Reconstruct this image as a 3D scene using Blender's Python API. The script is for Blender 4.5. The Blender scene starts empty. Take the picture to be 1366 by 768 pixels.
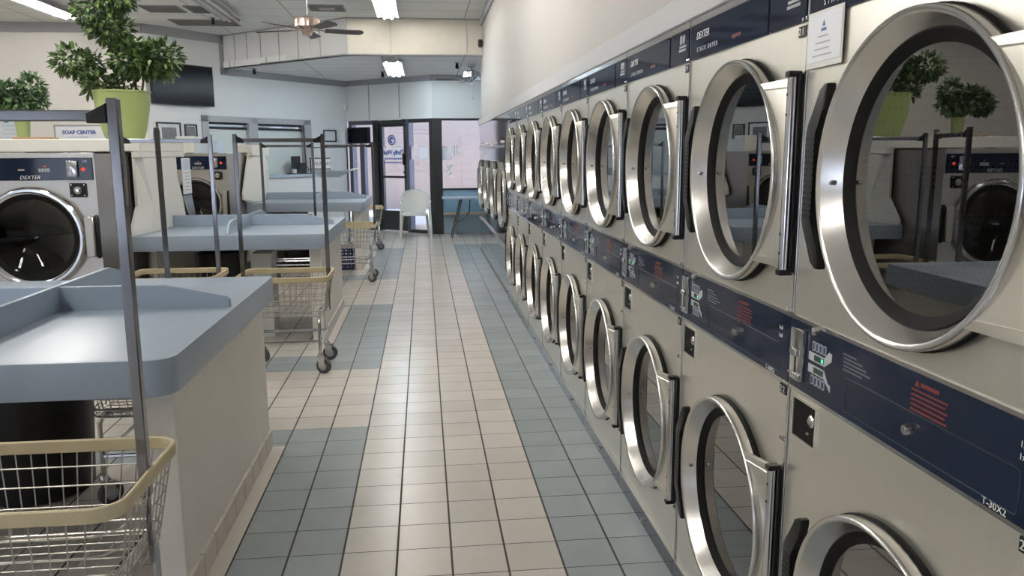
import bpy, bmesh, math, random
from mathutils import Vector, Matrix, Euler
PI = math.pi
random.seed(7)
S = bpy.context.scene
COL = S.collection

# ------------------------------------------------------------------ materials
def new_mat(name):
    m = bpy.data.materials.new(name); m.use_nodes = True
    nt = m.node_tree; b = nt.nodes['Principled BSDF']
    return m, nt, b
def N(nt, t, **kw):
    n = nt.nodes.new(t)
    for k, v in kw.items():
        if k in n.inputs: n.inputs[k].default_value = v
        else: setattr(n, k, v)
    return n
def rgb(c): return (c[0], c[1], c[2], 1)
def mat(name, col, rough=.5, metal=0., var=0., scale=8., stretch=(1, 1, 1), bump=0., rvar=0., spec=None, emit=None, es=0., coat=0.):
    m, nt, b = new_mat(name)
    b.inputs['Base Color'].default_value = rgb(col)
    b.inputs['Roughness'].default_value = rough
    b.inputs['Metallic'].default_value = metal
    if coat: b.inputs['Coat Weight'].default_value = coat; b.inputs['Coat Roughness'].default_value = .05
    if spec is not None: b.inputs['Specular IOR Level'].default_value = spec
    if emit is not None:
        b.inputs['Emission Color'].default_value = rgb(emit); b.inputs['Emission Strength'].default_value = es
    if var or bump or rvar:
        tc = N(nt, 'ShaderNodeTexCoord'); mp = N(nt, 'ShaderNodeMapping'); mp.inputs['Scale'].default_value = stretch
        nz = N(nt, 'ShaderNodeTexNoise'); nz.inputs['Scale'].default_value = scale; nz.inputs['Detail'].default_value = 4
        nt.links.new(tc.outputs['Object'], mp.inputs['Vector']); nt.links.new(mp.outputs['Vector'], nz.inputs['Vector'])
        if var:
            r = N(nt, 'ShaderNodeMixRGB')
            r.inputs[1].default_value = rgb([max(0, c * (1 - var)) for c in col]); r.inputs[2].default_value = rgb([min(1, c * (1 + var)) for c in col])
            nt.links.new(nz.outputs['Fac'], r.inputs[0]); nt.links.new(r.outputs[0], b.inputs['Base Color'])
        if rvar:
            mr = N(nt, 'ShaderNodeMapRange'); mr.inputs['To Min'].default_value = max(.02, rough - rvar); mr.inputs['To Max'].default_value = rough + rvar
            nt.links.new(nz.outputs['Fac'], mr.inputs['Value']); nt.links.new(mr.outputs['Result'], b.inputs['Roughness'])
        if bump:
            bp = N(nt, 'ShaderNodeBump'); bp.inputs['Strength'].default_value = bump; bp.inputs['Distance'].default_value = .002
            nt.links.new(nz.outputs['Fac'], bp.inputs['Height']); nt.links.new(bp.outputs['Normal'], b.inputs['Normal'])
    return m
def pane_mat(name, tint, f0, rough=0.0):
    """clear pane: mirror part rises from f0 (face on) to 1 (edge on), the rest passes through"""
    m = bpy.data.materials.new(name); m.use_nodes = True; nt = m.node_tree; nt.nodes.clear()
    o = N(nt, 'ShaderNodeOutputMaterial'); t = N(nt, 'ShaderNodeBsdfTransparent'); g = N(nt, 'ShaderNodeBsdfGlossy'); mx = N(nt, 'ShaderNodeMixShader'); f = N(nt, 'ShaderNodeLayerWeight'); f.inputs['Blend'].default_value = .5
    p = N(nt, 'ShaderNodeMath', operation='POWER'); p.inputs[1].default_value = 3.2
    mr = N(nt, 'ShaderNodeMapRange'); mr.inputs['To Min'].default_value = f0; mr.inputs['To Max'].default_value = 1.
    t.inputs['Color'].default_value = rgb(tint); g.inputs['Roughness'].default_value = rough
    nt.links.new(f.outputs['Facing'], p.inputs[0]); nt.links.new(p.outputs[0], mr.inputs['Value']); nt.links.new(mr.outputs['Result'], mx.inputs[0])
    nt.links.new(t.outputs[0], mx.inputs[1]); nt.links.new(g.outputs[0], mx.inputs[2]); nt.links.new(mx.outputs[0], o.inputs[0])
    return m
M = {}
M['steel'] = mat('brushed_steel', (.80, .775, .705), .33, .90, var=.03, scale=6, stretch=(6, 6, .6), rvar=.05)
M['steel_ring'] = mat('door_ring_steel', (.67, .65, .62), .25, 1., var=.03, scale=5)
M['washer_steel'] = mat('washer_steel', (.50, .475, .44), .36, .92, var=.06, scale=5, stretch=(6, 6, .6), rvar=.05)
M['steel_dark'] = mat('galvanised_drum', (.35, .34, .33), .35, 1.)
M['chrome'] = mat('chrome', (.62, .62, .63), .16, 1.)
M['wire'] = mat('zinc_wire', (.40, .38, .345), .34, .9, var=.1, scale=30)
M['post'] = mat('chromed_post', (.235, .235, .245), .18, 1., var=.1, scale=5)
M['navy'] = mat('navy_gloss_panel', (.010, .017, .036), .06, 0., var=.15, scale=3, spec=.22)
M['kick'] = mat('navy_kick_enamel', (.016, .022, .042), .04, 0., spec=.9)

def backlit_paper():
    m, nt, b = new_mat('thin_white_paper'); b.inputs['Base Color'].default_value = (.92, .92, .95, 1); b.inputs['Roughness'].default_value = .8
    t = N(nt, 'ShaderNodeBsdfTranslucent'); t.inputs['Color'].default_value = (.93, .93, .95, 1); mx = N(nt, 'ShaderNodeMixShader'); mx.inputs[0].default_value = .55
    nt.links.new(b.outputs[0], mx.inputs[1]); nt.links.new(t.outputs[0], mx.inputs[2]); nt.links.new(mx.outputs[0], nt.nodes['Material Output'].inputs[0]); return m
M['backlit'] = backlit_paper()
M['shade'] = mat('pale_window_shade', (.66, .71, .69), .6)
M['navy_line'] = mat('panel_groove', (.012, .017, .03), .3)
M['black'] = mat('black_plastic', (.010, .010, .011), .42, var=.2, scale=20, spec=.3)
M['black_gloss'] = mat('black_screen', (.004, .004, .007), .22, spec=.12)
M['gasket'] = mat('rubber_gasket', (.008, .008, .008), .6, spec=.1)
M['white_text'] = mat('white_print', (.8, .8, .8), .4)
M['red_text'] = mat('red_print', (.17, .022, .02), .4)
M['dim_print'] = mat('dim_print', (.13, .14, .16), .4)
M['pink_text'] = mat('pale_red_print', (.45, .13, .15), .4)
M['blue_text'] = mat('blue_print', (.08, .12, .35), .5)
M['grey_print'] = mat('grey_print', (.42, .45, .46), .4)
M['glass'] = pane_mat('door_glass', (.45, .47, .46), .24)
M['washer_glass'] = pane_mat('washer_glass', (.20, .20, .20), .035)
M['window_glass'] = pane_mat('window_glass', (.96, .97, .97), .05)
M['wall'] = mat('painted_wall', (.74, .715, .68), .6, var=.03, scale=1.5)
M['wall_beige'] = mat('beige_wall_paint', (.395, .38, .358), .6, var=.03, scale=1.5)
M['wall_cool'] = mat('painted_wall_cool', (.77, .78, .775), .6, var=.03, scale=1.2)
M['fascia'] = mat('grey_fascia', (.42, .42, .425), .45, var=.05, scale=3)
M['trim'] = mat('grey_trim', (.33, .33, .35), .5, var=.06, scale=4)
M['soffit'] = mat('cream_board', (.58, .55, .475), .7, var=.06, scale=12)
M['ledge'] = mat('blue_laminate', (.305, .37, .45), .30, var=.02, scale=3)
M['cream'] = mat('cream_laminate', (.80, .765, .71), .45, var=.05, scale=4)
M['tile_base'] = mat('cream_base_tile', (.60, .55, .49), .3, var=.05, scale=10)
M['grout'] = mat('dark_grout', (.05, .042, .038), .8)
M['rim'] = mat('tan_rubber_bumper', (.52, .44, .28), .55, var=.15, scale=14)
M['rubber'] = mat('grey_caster_rubber', (.06, .06, .065), .5)
M['hub'] = mat('caster_hub', (.35, .35, .36), .35, .4)
M['pot'] = mat('green_glazed_pot', (.27, .325, .12), .35, var=.06, scale=5)
M['soil'] = mat('potting_soil', (.05, .035, .022), .9, var=.3, scale=40)
M['bark'] = mat('stem_bark', (.16, .11, .07), .8, var=.2, scale=20)
M['white_plastic'] = mat('white_plastic', (.72, .72, .68), .35)
M['white_paint'] = mat('white_cabinet_paint', (.72, .715, .665), .45, var=.03, scale=3)
M['paper'] = mat('white_paper', (.80, .82, .85), .7)
M['black_frame'] = mat('black_aluminium', (.018, .018, .02), .3)
M['bronze'] = mat('dark_anodised_frame', (.10, .10, .13), .35, .5)
M['grey_frame'] = mat('grey_window_frame', (.42, .42, .44), .5)
M['fan_body'] = mat('fan_copper_nickel', (.55, .42, .36), .25, .8)
M['fan_blade'] = mat('dark_walnut_blade', (.06, .04, .035), .4, var=.2, scale=10, stretch=(1, 8, 1))
M['tube_on'] = mat('lit_tube', (1, 1, 1), .5, emit=(1., .965, .915), es=66)
M['tube_cool'] = mat('lit_cool_tube', (1, 1, 1), .5, emit=(.74, .90, 1.), es=62)
M['tube_off'] = mat('unlit_tube', (.75, .76, .76), .3)
M['fixture'] = mat('white_enamel', (.48, .475, .46), .4)
M['vent'] = mat('grey_return_grille', (.22, .21, .20), .6, var=.2, scale=60)
M['red_led'] = mat('red_lamp', (.3, .01, .01), .4, emit=(1., .05, .03), es=.9)
M['green_led'] = mat('green_digits', (.02, .2, .12), .4, emit=(.1, .9, .5), es=.8)
M['lcd'] = mat('dark_display', (.03, .06, .05), .15)
M['blue_wall'] = mat('pale_blue_panel', (.22, .37, .50), .5, var=.04, scale=3)
M['bluegrey_wall'] = mat('blue_grey_panel', (.25, .33, .38), .5, var=.04, scale=3)
M['navy_plastic'] = mat('navy_basket_plastic', (.02, .03, .10), .35)
M['pale_tray'] = mat('pale_blue_enamel', (.45, .52, .62), .4)
M['wood'] = mat('tan_board', (.36, .20, .09), .6, var=.2, scale=10, stretch=(1, 8, 1))
M['asphalt'] = mat('outdoor_concrete', (.62, .61, .60), .8, var=.06, scale=2)
M['photo'] = mat('grey_photo_print', (.16, .16, .17), .4, var=.7, scale=25)
M['notice_blue'] = mat('pale_blue_poster', (.55, .64, .74), .6, var=.1, scale=9)
M['poster'] = mat('pale_poster', (.70, .74, .78), .6, var=.06, scale=14)
M['sky_blue'] = mat('bright_blue_disc', (.05, .30, .62), .5)
M['tan_shade'] = mat('beige_panel', (.48, .40, .32), .6)

# leaves, with per leaf variation
def leaf_mat(name, dark, light):
    m, nt, b = new_mat(name)
    g = N(nt, 'ShaderNodeNewGeometry'); r = N(nt, 'ShaderNodeMixRGB')
    r.inputs[1].default_value = rgb(dark); r.inputs[2].default_value = rgb(light)
    p = N(nt, 'ShaderNodeMath', operation='POWER'); p.inputs[1].default_value = 1.6
    nt.links.new(g.outputs['Random Per Island'], p.inputs[0]); nt.links.new(p.outputs[0], r.inputs[0]); nt.links.new(r.outputs[0], b.inputs['Base Color'])
    b.inputs['Roughness'].default_value = .42
    return m
M['leaf'] = leaf_mat('schefflera_leaf', (.030, .062, .022), (.15, .235, .065))
M['leaf_pale'] = leaf_mat('pale_fern_leaf', (.05, .10, .05), (.19, .28, .12))
# ceiling: panels with a thin dark grid
def grid_mat(name, col, x0, dx, y0, dy, w=.012, line=(.30, .30, .29)):
    m, nt, b = new_mat(name)
    g = N(nt, 'ShaderNodeNewGeometry'); sp = N(nt, 'ShaderNodeSeparateXYZ'); nt.links.new(g.outputs['Position'], sp.inputs[0])
    outs = []
    for ax, o, d in ((0, x0, dx), (1, y0, dy)):
        a = N(nt, 'ShaderNodeMath', operation='SUBTRACT'); a.inputs[1].default_value = o; nt.links.new(sp.outputs[ax], a.inputs[0])
        p = N(nt, 'ShaderNodeMath', operation='PINGPONG'); p.inputs[1].default_value = d / 2; nt.links.new(a.outputs[0], p.inputs[0])
        l = N(nt, 'ShaderNodeMath', operation='LESS_THAN'); l.inputs[1].default_value = w / 2; nt.links.new(p.outputs[0], l.inputs[0]); outs.append(l)
    mx = N(nt, 'ShaderNodeMath', operation='MAXIMUM'); nt.links.new(outs[0].outputs[0], mx.inputs[0]); nt.links.new(outs[1].outputs[0], mx.inputs[1])
    nz = N(nt, 'ShaderNodeTexNoise'); nz.inputs['Scale'].default_value = 60; nt.links.new(g.outputs['Position'], nz.inputs['Vector'])
    c0 = N(nt, 'ShaderNodeMixRGB'); c0.inputs[1].default_value = rgb([c * .95 for c in col]); c0.inputs[2].default_value = rgb([min(1, c * 1.05) for c in col]); nt.links.new(nz.outputs['Fac'], c0.inputs[0])
    c1 = N(nt, 'ShaderNodeMixRGB'); c1.inputs[2].default_value = rgb(line); nt.links.new(mx.outputs[0], c1.inputs[0]); nt.links.new(c0.outputs[0], c1.inputs[1])
    nt.links.new(c1.outputs[0], b.inputs['Base Color']); b.inputs['Roughness'].default_value = .7
    return m
M['ceiling'] = grid_mat('ceiling_panels', (.88, .88, .85), .98, 1.22, 12.03, .61)
M['ceiling_low'] = grid_mat('ceiling_panels_low', (.88, .88, .87), .98, 1.22, 12.03, .61)
# floor tiles
def tile_mat(name, col):
    m, nt, b = new_mat(name)
    g = N(nt, 'ShaderNodeNewGeometry'); r = N(nt, 'ShaderNodeMixRGB')
    r.inputs[1].default_value = rgb([c * .95 for c in col]); r.inputs[2].default_value = rgb([c * 1.05 for c in col])
    nt.links.new(g.outputs['Random Per Island'], r.inputs[0])
    nz = N(nt, 'ShaderNodeTexNoise'); nz.inputs['Scale'].default_value = 5; nz.inputs['Detail'].default_value = 5; nt.links.new(g.outputs['Position'], nz.inputs['Vector'])
    r2 = N(nt, 'ShaderNodeMixRGB', blend_type='MULTIPLY'); r2.inputs[0].default_value = .25
    nt.links.new(r.outputs[0], r2.inputs[1]); nt.links.new(nz.outputs['Color'], r2.inputs[2]); 
    mr = N(nt, 'ShaderNodeMapRange'); mr.inputs['To Min'].default_value = .88; mr.inputs['To Max'].default_value = 1.06; nt.links.new(nz.outputs['Fac'], mr.inputs['Value'])
    hs = N(nt, 'ShaderNodeHueSaturation'); nt.links.new(mr.outputs['Result'], hs.inputs['Value']); nt.links.new(r.outputs[0], hs.inputs['Color'])
    nt.links.new(hs.outputs[0], b.inputs['Base Color']); b.inputs['Roughness'].default_value = .27
    return m
M['tile_beige'] = tile_mat('beige_floor_tile', (.585, .545, .49))
M['tile_blue'] = tile_mat('blue_grey_floor_tile', (.325, .365, .378))
# perforated drum
def perf_mat():
    m, nt, b = new_mat('perforated_drum')
    tc = N(nt, 'ShaderNodeTexCoord'); v = N(nt, 'ShaderNodeTexVoronoi'); v.inputs['Scale'].default_value = 75; v.inputs['Randomness'].default_value = .15
    nt.links.new(tc.outputs['Object'], v.inputs['Vector'])
    l = N(nt, 'ShaderNodeMath', operation='LESS_THAN'); l.inputs[1].default_value = .28; nt.links.new(v.outputs['Distance'], l.inputs[0])
    c = N(nt, 'ShaderNodeMixRGB'); c.inputs[1].default_value = (.075, .072, .068, 1); c.inputs[2].default_value = (.012, .012, .012, 1); nt.links.new(l.outputs[0], c.inputs[0])
    nt.links.new(c.outputs[0], b.inputs['Base Color']); b.inputs['Roughness'].default_value = .45; b.inputs['Metallic'].default_value = .5
    return m
M['perf'] = perf_mat()
# brick outside
def brick_mat():
    m, nt, b = new_mat('pink_stucco_wall')
    g = N(nt, 'ShaderNodeNewGeometry'); mp = N(nt, 'ShaderNodeMapping'); mp.inputs['Rotation'].default_value = (PI / 2, 0, 0)
    br = N(nt, 'ShaderNodeTexBrick'); br.inputs['Scale'].default_value = 1.0
    br.inputs['Color1'].default_value = (.275, .215, .19, 1); br.inputs['Color2'].default_value = (.285, .223, .197, 1); br.inputs['Mortar'].default_value = (.262, .204, .18, 1)
    br.inputs['Brick Width'].default_value = .4; br.inputs['Row Height'].default_value = .2; br.inputs['Mortar Size'].default_value = .012
    nt.links.new(g.outputs['Position'], mp.inputs['Vector']); nt.links.new(mp.outputs[0], br.inputs['Vector']); nt.links.new(br.outputs['Color'], b.inputs['Base Color'])
    b.inputs['Roughness'].default_value = .9
    return m
M['brick'] = brick_mat()

# ------------------------------------------------------------------ mesh helper
class MB:
    def __init__(s): s.bm = bmesh.new()
    def poly(s, pts, mi=0):
        f = s.bm.faces.new([s.bm.verts.new(p) for p in pts]); f.material_index = mi; return s
    def box(s, x0, x1, y0, y1, z0, z1, bev=0., seg=1, T=None, mi=0):
        r = bmesh.ops.create_cube(s.bm, size=1); vs = r['verts']
        for v in vs: v.co = Vector((x0 + (x1 - x0) * (v.co.x + .5), y0 + (y1 - y0) * (v.co.y + .5), z0 + (z1 - z0) * (v.co.z + .5)))
        fs = list({f for v in vs for f in v.link_faces})
        if T is not None:
            for v in vs: v.co = T @ v.co
        for f in fs: f.material_index = mi
        if bev > 0:
            es = list({e for v in vs for e in v.link_edges})
            bmesh.ops.bevel(s.bm, geom=es, offset=bev, segments=seg, affect='EDGES', profile=.5)
        return s
    def prism(s, pts, a, b, axis='x', bev=0., mi=0):
        # polygon in the two other axes, extruded along axis from a to b
        def P(u, v, w):
            return {'x': (w, u, v), 'y': (u, w, v), 'z': (u, v, w)}[axis]
        A = [s.bm.verts.new(P(u, v, a)) for u, v in pts]; B = [s.bm.verts.new(P(u, v, b)) for u, v in pts]
        n = len(pts); fs = [s.bm.faces.new(A), s.bm.faces.new(B[::-1])]
        for i in range(n): fs.append(s.bm.faces.new((A[i], B[i], B[(i + 1) % n], A[(i + 1) % n])))
        for f in fs: f.material_index = mi
        if bev > 0:
            es = list({e for f in fs[:2] for e in f.edges}); bmesh.ops.bevel(s.bm, geom=es, offset=bev, segments=2, affect='EDGES', profile=.5)
        return s
    def tube(s, pts, r, n=8, closed=False, cap=True, rs=None):
        pts = [Vector(p) for p in pts]; m = len(pts); rings = []; up = None
        for i, p in enumerate(pts):
            if closed: d = (pts[(i + 1) % m] - pts[i - 1])
            elif i == 0: d = pts[1] - p
            elif i == m - 1: d = p - pts[-2]
            else: d = (pts[i + 1] - p).normalized() + (p - pts[i - 1]).normalized()
            d.normalize()
            if up is None:
                up = d.orthogonal().normalized()
            else:
                up = (up - d * up.dot(d))
                up = up.normalized() if up.length > 1e-6 else d.orthogonal().normalized()
            q = d.cross(up); rr = rs[i] if rs else r
            rings.append([s.bm.verts.new(p + (up * math.cos(t) + q * math.sin(t)) * rr) for t in [2 * PI * (k + .5) / n for k in range(n)]])
        for i in range(m if closed else m - 1):
            a, b = rings[i], rings[(i + 1) % m]
            for k in range(n): s.bm.faces.new((a[k], a[(k + 1) % n], b[(k + 1) % n], b[k]))
        if cap and not closed:
            s.bm.faces.new(rings[0][::-1]); s.bm.faces.new(rings[-1])
        return s
    def lathe(s, prof, c=(0, 0, 0), axis='z', n=48, cap0=False, cap1=False, a0=0., a1=2 * PI, mi=0):
        c = Vector(c); rings = []; full = abs(a1 - a0 - 2 * PI) < 1e-6; k = n if full else n + 1
        for h, r in prof:
            ring = []
            for i in range(k):
                t = a0 + (a1 - a0) * i / n; u, v = r * math.cos(t), r * math.sin(t)
                ring.append(s.bm.verts.new(c + Vector({'z': (u, v, h), 'x': (h, u, v), 'y': (u, h, v)}[axis])))
            rings.append(ring)
        for a, b in zip(rings, rings[1:]):
            for i in range(n):
                j = (i + 1) % k; f = s.bm.faces.new((a[i], a[j], b[j], b[i])); f.material_index = mi
        if cap0: s.bm.faces.new(rings[0][::-1]).material_index = mi
        if cap1: s.bm.faces.new(rings[-1]).material_index = mi
        return s
    def ball(s, c, r, sc=(1, 1, 1), u=16, v=10):
        q = bmesh.ops.create_uvsphere(s.bm, u_segments=u, v_segments=v, radius=r)
        for x in q['verts']: x.co = Vector((x.co.x * sc[0] + c[0], x.co.y * sc[1] + c[1], x.co.z * sc[2] + c[2]))
        return s
    def build(s, name, m, parent=None, loc=(0, 0, 0), rot=(0, 0, 0), smooth=40, normals=True):
        if normals: bmesh.ops.recalc_face_normals(s.bm, faces=s.bm.faces[:])
        me = bpy.data.meshes.new(name); s.bm.to_mesh(me); s.bm.free()
        for x in (m if isinstance(m, (list, tuple)) else [m]): me.materials.append(M[x] if isinstance(x, str) else x)
        o = bpy.data.objects.new(name, me); COL.objects.link(o)
        if smooth: smooth_mesh(me, smooth)
        o.location = loc; o.rotation_euler = rot
        if parent is not None: o.parent = parent
        return o
def smooth_mesh(me, deg):
    bm = bmesh.new(); bm.from_mesh(me); a = math.radians(deg)
    for f in bm.faces: f.smooth = True
    for e in bm.edges:
        e.smooth = not (len(e.link_faces) != 2 or e.calc_face_angle(0) > a)
    bm.to_mesh(me); bm.free()
def empty(name, loc=(0, 0, 0), rz=0.):
    o = bpy.data.objects.new(name, None); COL.objects.link(o); o.location = loc; o.rotation_euler = (0, 0, rz); o.empty_display_size = .1
    return o
def tag(o, label, cat, group=None, kind=None):
    o['label'] = label; o['category'] = cat
    if group: o['group'] = group
    if kind: o['kind'] = kind
    return o
def thing(name, label, cat, loc=(0, 0, 0), rz=0., group=None):
    return tag(empty(name, loc, rz), label, cat, group)
def structure(o, label=None):
    o['kind'] = 'structure'
    if label: o['label'] = label
    return o
def dup(o, parent=None, skip=()):
    c = o.copy(); COL.objects.link(c)
    if parent is not None: c.parent = parent
    for ch in list(o.children):
        if ch.name.split('.')[0] not in skip: dup(ch, c, skip)
    return c
def text(s, size, m, parent, name, pos, ex, ey, shear=0., space=1., align='LEFT', depth=.0006, bold=0.):
    """flat raised lettering; ex, ey = directions of the text's right and up"""
    cu = bpy.data.curves.new('t', 'FONT'); cu.body = s; cu.size = size; cu.shear = shear; cu.space_character = space; cu.align_x = align; cu.extrude = depth / 2; cu.resolution_u = 2; cu.offset = bold
    to = bpy.data.objects.new('t', cu); COL.objects.link(to)
    dg = bpy.context.evaluated_depsgraph_get(); me = bpy.data.meshes.new_from_object(to.evaluated_get(dg))
    bpy.data.objects.remove(to); bpy.data.curves.remove(cu)
    ex = Vector(ex); ey = Vector(ey); ez = ex.cross(ey)
    T = Matrix(((ex.x, ey.x, ez.x, pos[0]), (ex.y, ey.y, ez.y, pos[1]), (ex.z, ey.z, ez.z, pos[2]), (0, 0, 0, 1)))
    me.transform(T); me.name = name; me.materials.clear(); me.materials.append(M[m])
    o = bpy.data.objects.new(name, me); COL.objects.link(o)
    if parent is not None: o.parent = parent
    return o
def arc(cx, cy, r, a0, a1, n):
    return [(cx + r * math.cos(a0 + (a1 - a0) * i / n), cy + r * math.sin(a0 + (a1 - a0) * i / n)) for i in range(n + 1)]
def rrect(x0, x1, y0, y1, r, n=5):
    return arc(x1 - r, y1 - r, r, 0, PI / 2, n) + arc(x0 + r, y1 - r, r, PI / 2, PI, n) + arc(x0 + r, y0 + r, r, PI, 1.5 * PI, n) + arc(x1 - r, y0 + r, r, 1.5 * PI, 2 * PI, n)

# ------------------------------------------------------------------ camera
FPX, YAW, PITCH, ROLL = 1058.66, .1096, .168, .0048
cam = bpy.data.cameras.new('camera'); co = bpy.data.objects.new('camera', cam); COL.objects.link(co)
cam.sensor_width = 36; cam.lens = FPX / 1366 * 36; cam.clip_start = .05; cam.clip_end = 200
fw = Vector((math.sin(YAW) * math.cos(PITCH), math.cos(YAW) * math.cos(PITCH), -math.sin(PITCH)))
rt = Vector((math.cos(YAW), -math.sin(YAW), 0)); upv = rt.cross(fw)
c_, s_ = math.cos(ROLL), math.sin(ROLL)
r2 = rt * c_ + upv * s_ * -1; u2 = upv * c_ + rt * s_
# image u' = u cos - v sin ; v' = u sin + v cos
r2 = rt * c_ - upv * s_; u2 = rt * s_ + upv * c_
co.matrix_world = Matrix(((r2.x, u2.x, -fw.x, .333), (r2.y, u2.y, -fw.y, 0), (r2.z, u2.z, -fw.z, 1.488), (0, 0, 0, 1)))
S.camera = co

# ------------------------------------------------------------------ room shell
T = .2032; Y0 = 2.643
HI, LO = 3.42, 2.90
SA = Vector((-1.145, 16.35)); SB = Vector((.515, 14.95))    # angled storefront, left end and right end
WB = Vector((-3.8, 12.85))                                    # where the angled wall meets the left wall
def floor():
    mb = MB(); bm = mb.bm
    mb.poly([(-9, -8, -.003), (4, -8, -.003), (4, 17, -.003), (-9, 17, -.003)], 0)
    for c in range(-44, 12):
        x0, x1 = c * T + .004, (c + 1) * T - .004
        for r in range(-52, 71):
            y0, y1 = Y0 + r * T + .0022, Y0 + (r + 1) * T - .0022
            if x0 < -9 or (x1 > 1.6 and y0 < 12.2): continue
            blue = False
            if c in (4, 5): blue = r < 52
            elif c in (-2, -1): blue = r < 8 or 14 <= r < 26 or 34 <= r < 50
            elif c < -2: blue = r in (6, 7, 14, 15, 24, 25, 34, 35, 48, 49)
            mi = 2 if blue else 1
            mb.poly([(x0, y0, 0), (x1, y0, 0), (x1, y1, 0), (x0, y1, 0)], mi)
    return structure(mb.build('floor', ['grout', 'tile_beige', 'tile_blue'], smooth=0, normals=False))
floor()
RW = 1.235
def wallbox(name, m, *a, **k): return structure(MB().box(*a, **k).build(name, m, smooth=0))
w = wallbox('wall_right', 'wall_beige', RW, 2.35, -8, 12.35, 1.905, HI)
structure(MB().box(RW - .03, RW, -8, 12.35, HI - .10, HI - .015).build('trim_1', 'trim', smooth=0))
structure(MB().box(1.185, RW + .02, -1, 12.35, 1.903, 1.996, bev=.004).build('trim_2', 'fascia', smooth=0), 'grey filler strip running above the dryers')
M['rear'] = mat('brown_rear_panel', (.30, .25, .20), .6, var=.1, scale=3)
wallbox('wall_rear_left', 'rear', -9, -8.6, -8.15, -8, 0, HI); wallbox('wall_rear_right', 'rear', -4.2, 4, -8.15, -8, 0, HI)
wallbox('wall_rear_sill', 'rear', -8.6, -4.2, -8.15, -8, 0, .25); wallbox('wall_rear_head', 'rear', -8.6, -4.2, -8.15, -8, 1.70, HI)
wr = structure(MB().box(-8.6, -4.2, -8.09, -8.07, .25, 1.70).build('unseen_rear_window', 'window_glass', smooth=0))  # unseen window, added for daylight and for what the steel reflects
fr = MB()
for x in (-8.6, -6.4, -4.26): fr.box(x, x + .06, -8.12, -8.03, .25, 1.70)
fr.box(-8.6, -4.2, -8.12, -8.03, .25, .31).box(-8.6, -4.2, -8.12, -8.03, 1.64, 1.70); fr.build('window_frame', 'black_frame', wr, smooth=0)
structure(MB().poly([(-40, -60, -.02), (40, -60, -.02), (40, -8.1, -.02), (-40, -8.1, -.02)]).build('ground_rear', 'asphalt', smooth=0))
wallbox('wall_right_rear', 'wall', 2.3, 2.45, -8, -.0, 0, HI)
wallbox('wall_left_far', 'wall', -9.15, -9, -8, 13, 0, HI)
wallbox('wall_left', 'wall', -9.15, -3.8, 12.85, 13.0, 0, HI)
# angled left wall with the service opening (t measured from the storefront corner)
D1 = (WB - SA).normalized(); L1 = (WB - SA).length; N1 = Vector((-D1.y, D1.x))
if N1.dot(Vector((-3, 16)) - SA) < 0: N1 = -N1      # pointing out of the room
def W1(t, d, z): q = SA + D1 * t + N1 * d; return (q.x, q.y, z)
def w1box(mb, t0, t1, d0, d1, z0, z1, bev=0.):
    Tm = Matrix(((D1.x, N1.x, 0, SA.x), (D1.y, N1.y, 0, SA.y), (0, 0, 1, 0), (0, 0, 0, 1)))
    return mb.box(t0, t1, d0, d1, z0, z1, bev=bev, T=Tm)
mb = MB()
w1box(mb, -.0, 1.12, 0, .15, 0, HI); w1box(mb, 3.36, L1, 0, .15, 0, HI); w1box(mb, 1.12, 3.36, 0, .15, 0, 1.10); w1box(mb, 1.12, 3.36, 0, .15, 2.08, HI)
structure(mb.build('wall_angled', 'wall_cool', smooth=0))
# storefront
D2 = (SB - SA).normalized(); L2 = (SB - SA).length; N2 = Vector((-D2.y, D2.x))
if N2.y < 0: N2 = -N2
TM2 = Matrix(((D2.x, N2.x, 0, SA.x), (D2.y, N2.y, 0, SA.y), (0, 0, 1, 0), (0, 0, 0, 1)))
def sf(mb, t0, t1, d0, d1, z0, z1, bev=0.): return mb.box(t0, t1, d0, d1, z0, z1, bev=bev, T=TM2)
structure(sf(MB(), 0, L2, 0, .15, 2.13, LO + .1).build('wall_storefront_left', 'wall_cool', smooth=0))
wallbox('wall_storefront_right', 'wall_cool', .515, 3.2, 14.95, 15.1, 2.13, LO + .1)
wallbox('wall_storefront_end', 'wall_cool', 3.1, 3.25, 12.3, 15.1, 0, LO + .1)
structure(MB().box(1.75, 3.1, 12.35, 12.45, 0, LO + .5).build('wall_dryer_end', 'wall_cool', smooth=0))
for i, t in enumerate((.60, 1.38)):
    structure(sf(MB(), t, t + .018, -.012, 0, 2.14, LO).build('trim_%d' % (20 + i), 'grey_frame', smooth=0))
# ceilings
def plate(name, pts, z, th, m):
    return structure(MB().prism(pts, z, z + th, 'z').build(name, m, smooth=0))
SO = [(-.72, 12.03), (-2.92, 14.02)]
plate('ceiling', [(-9.1, -8.1), (2.4, -8.1), (2.4, 12.06), (-.70, 12.06), (-2.98, 14.08), (-3.9, 13.02), (-9.1, 13.02)], HI, .1, 'ceiling')
plate('ceiling_low', [(3.2, 12.05), (3.2, 15.1), (.52, 15.1), (-1.15, 16.5), (-3.05, 14.1), (-.71, 12.05)], LO, .1, 'ceiling_low')
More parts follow.
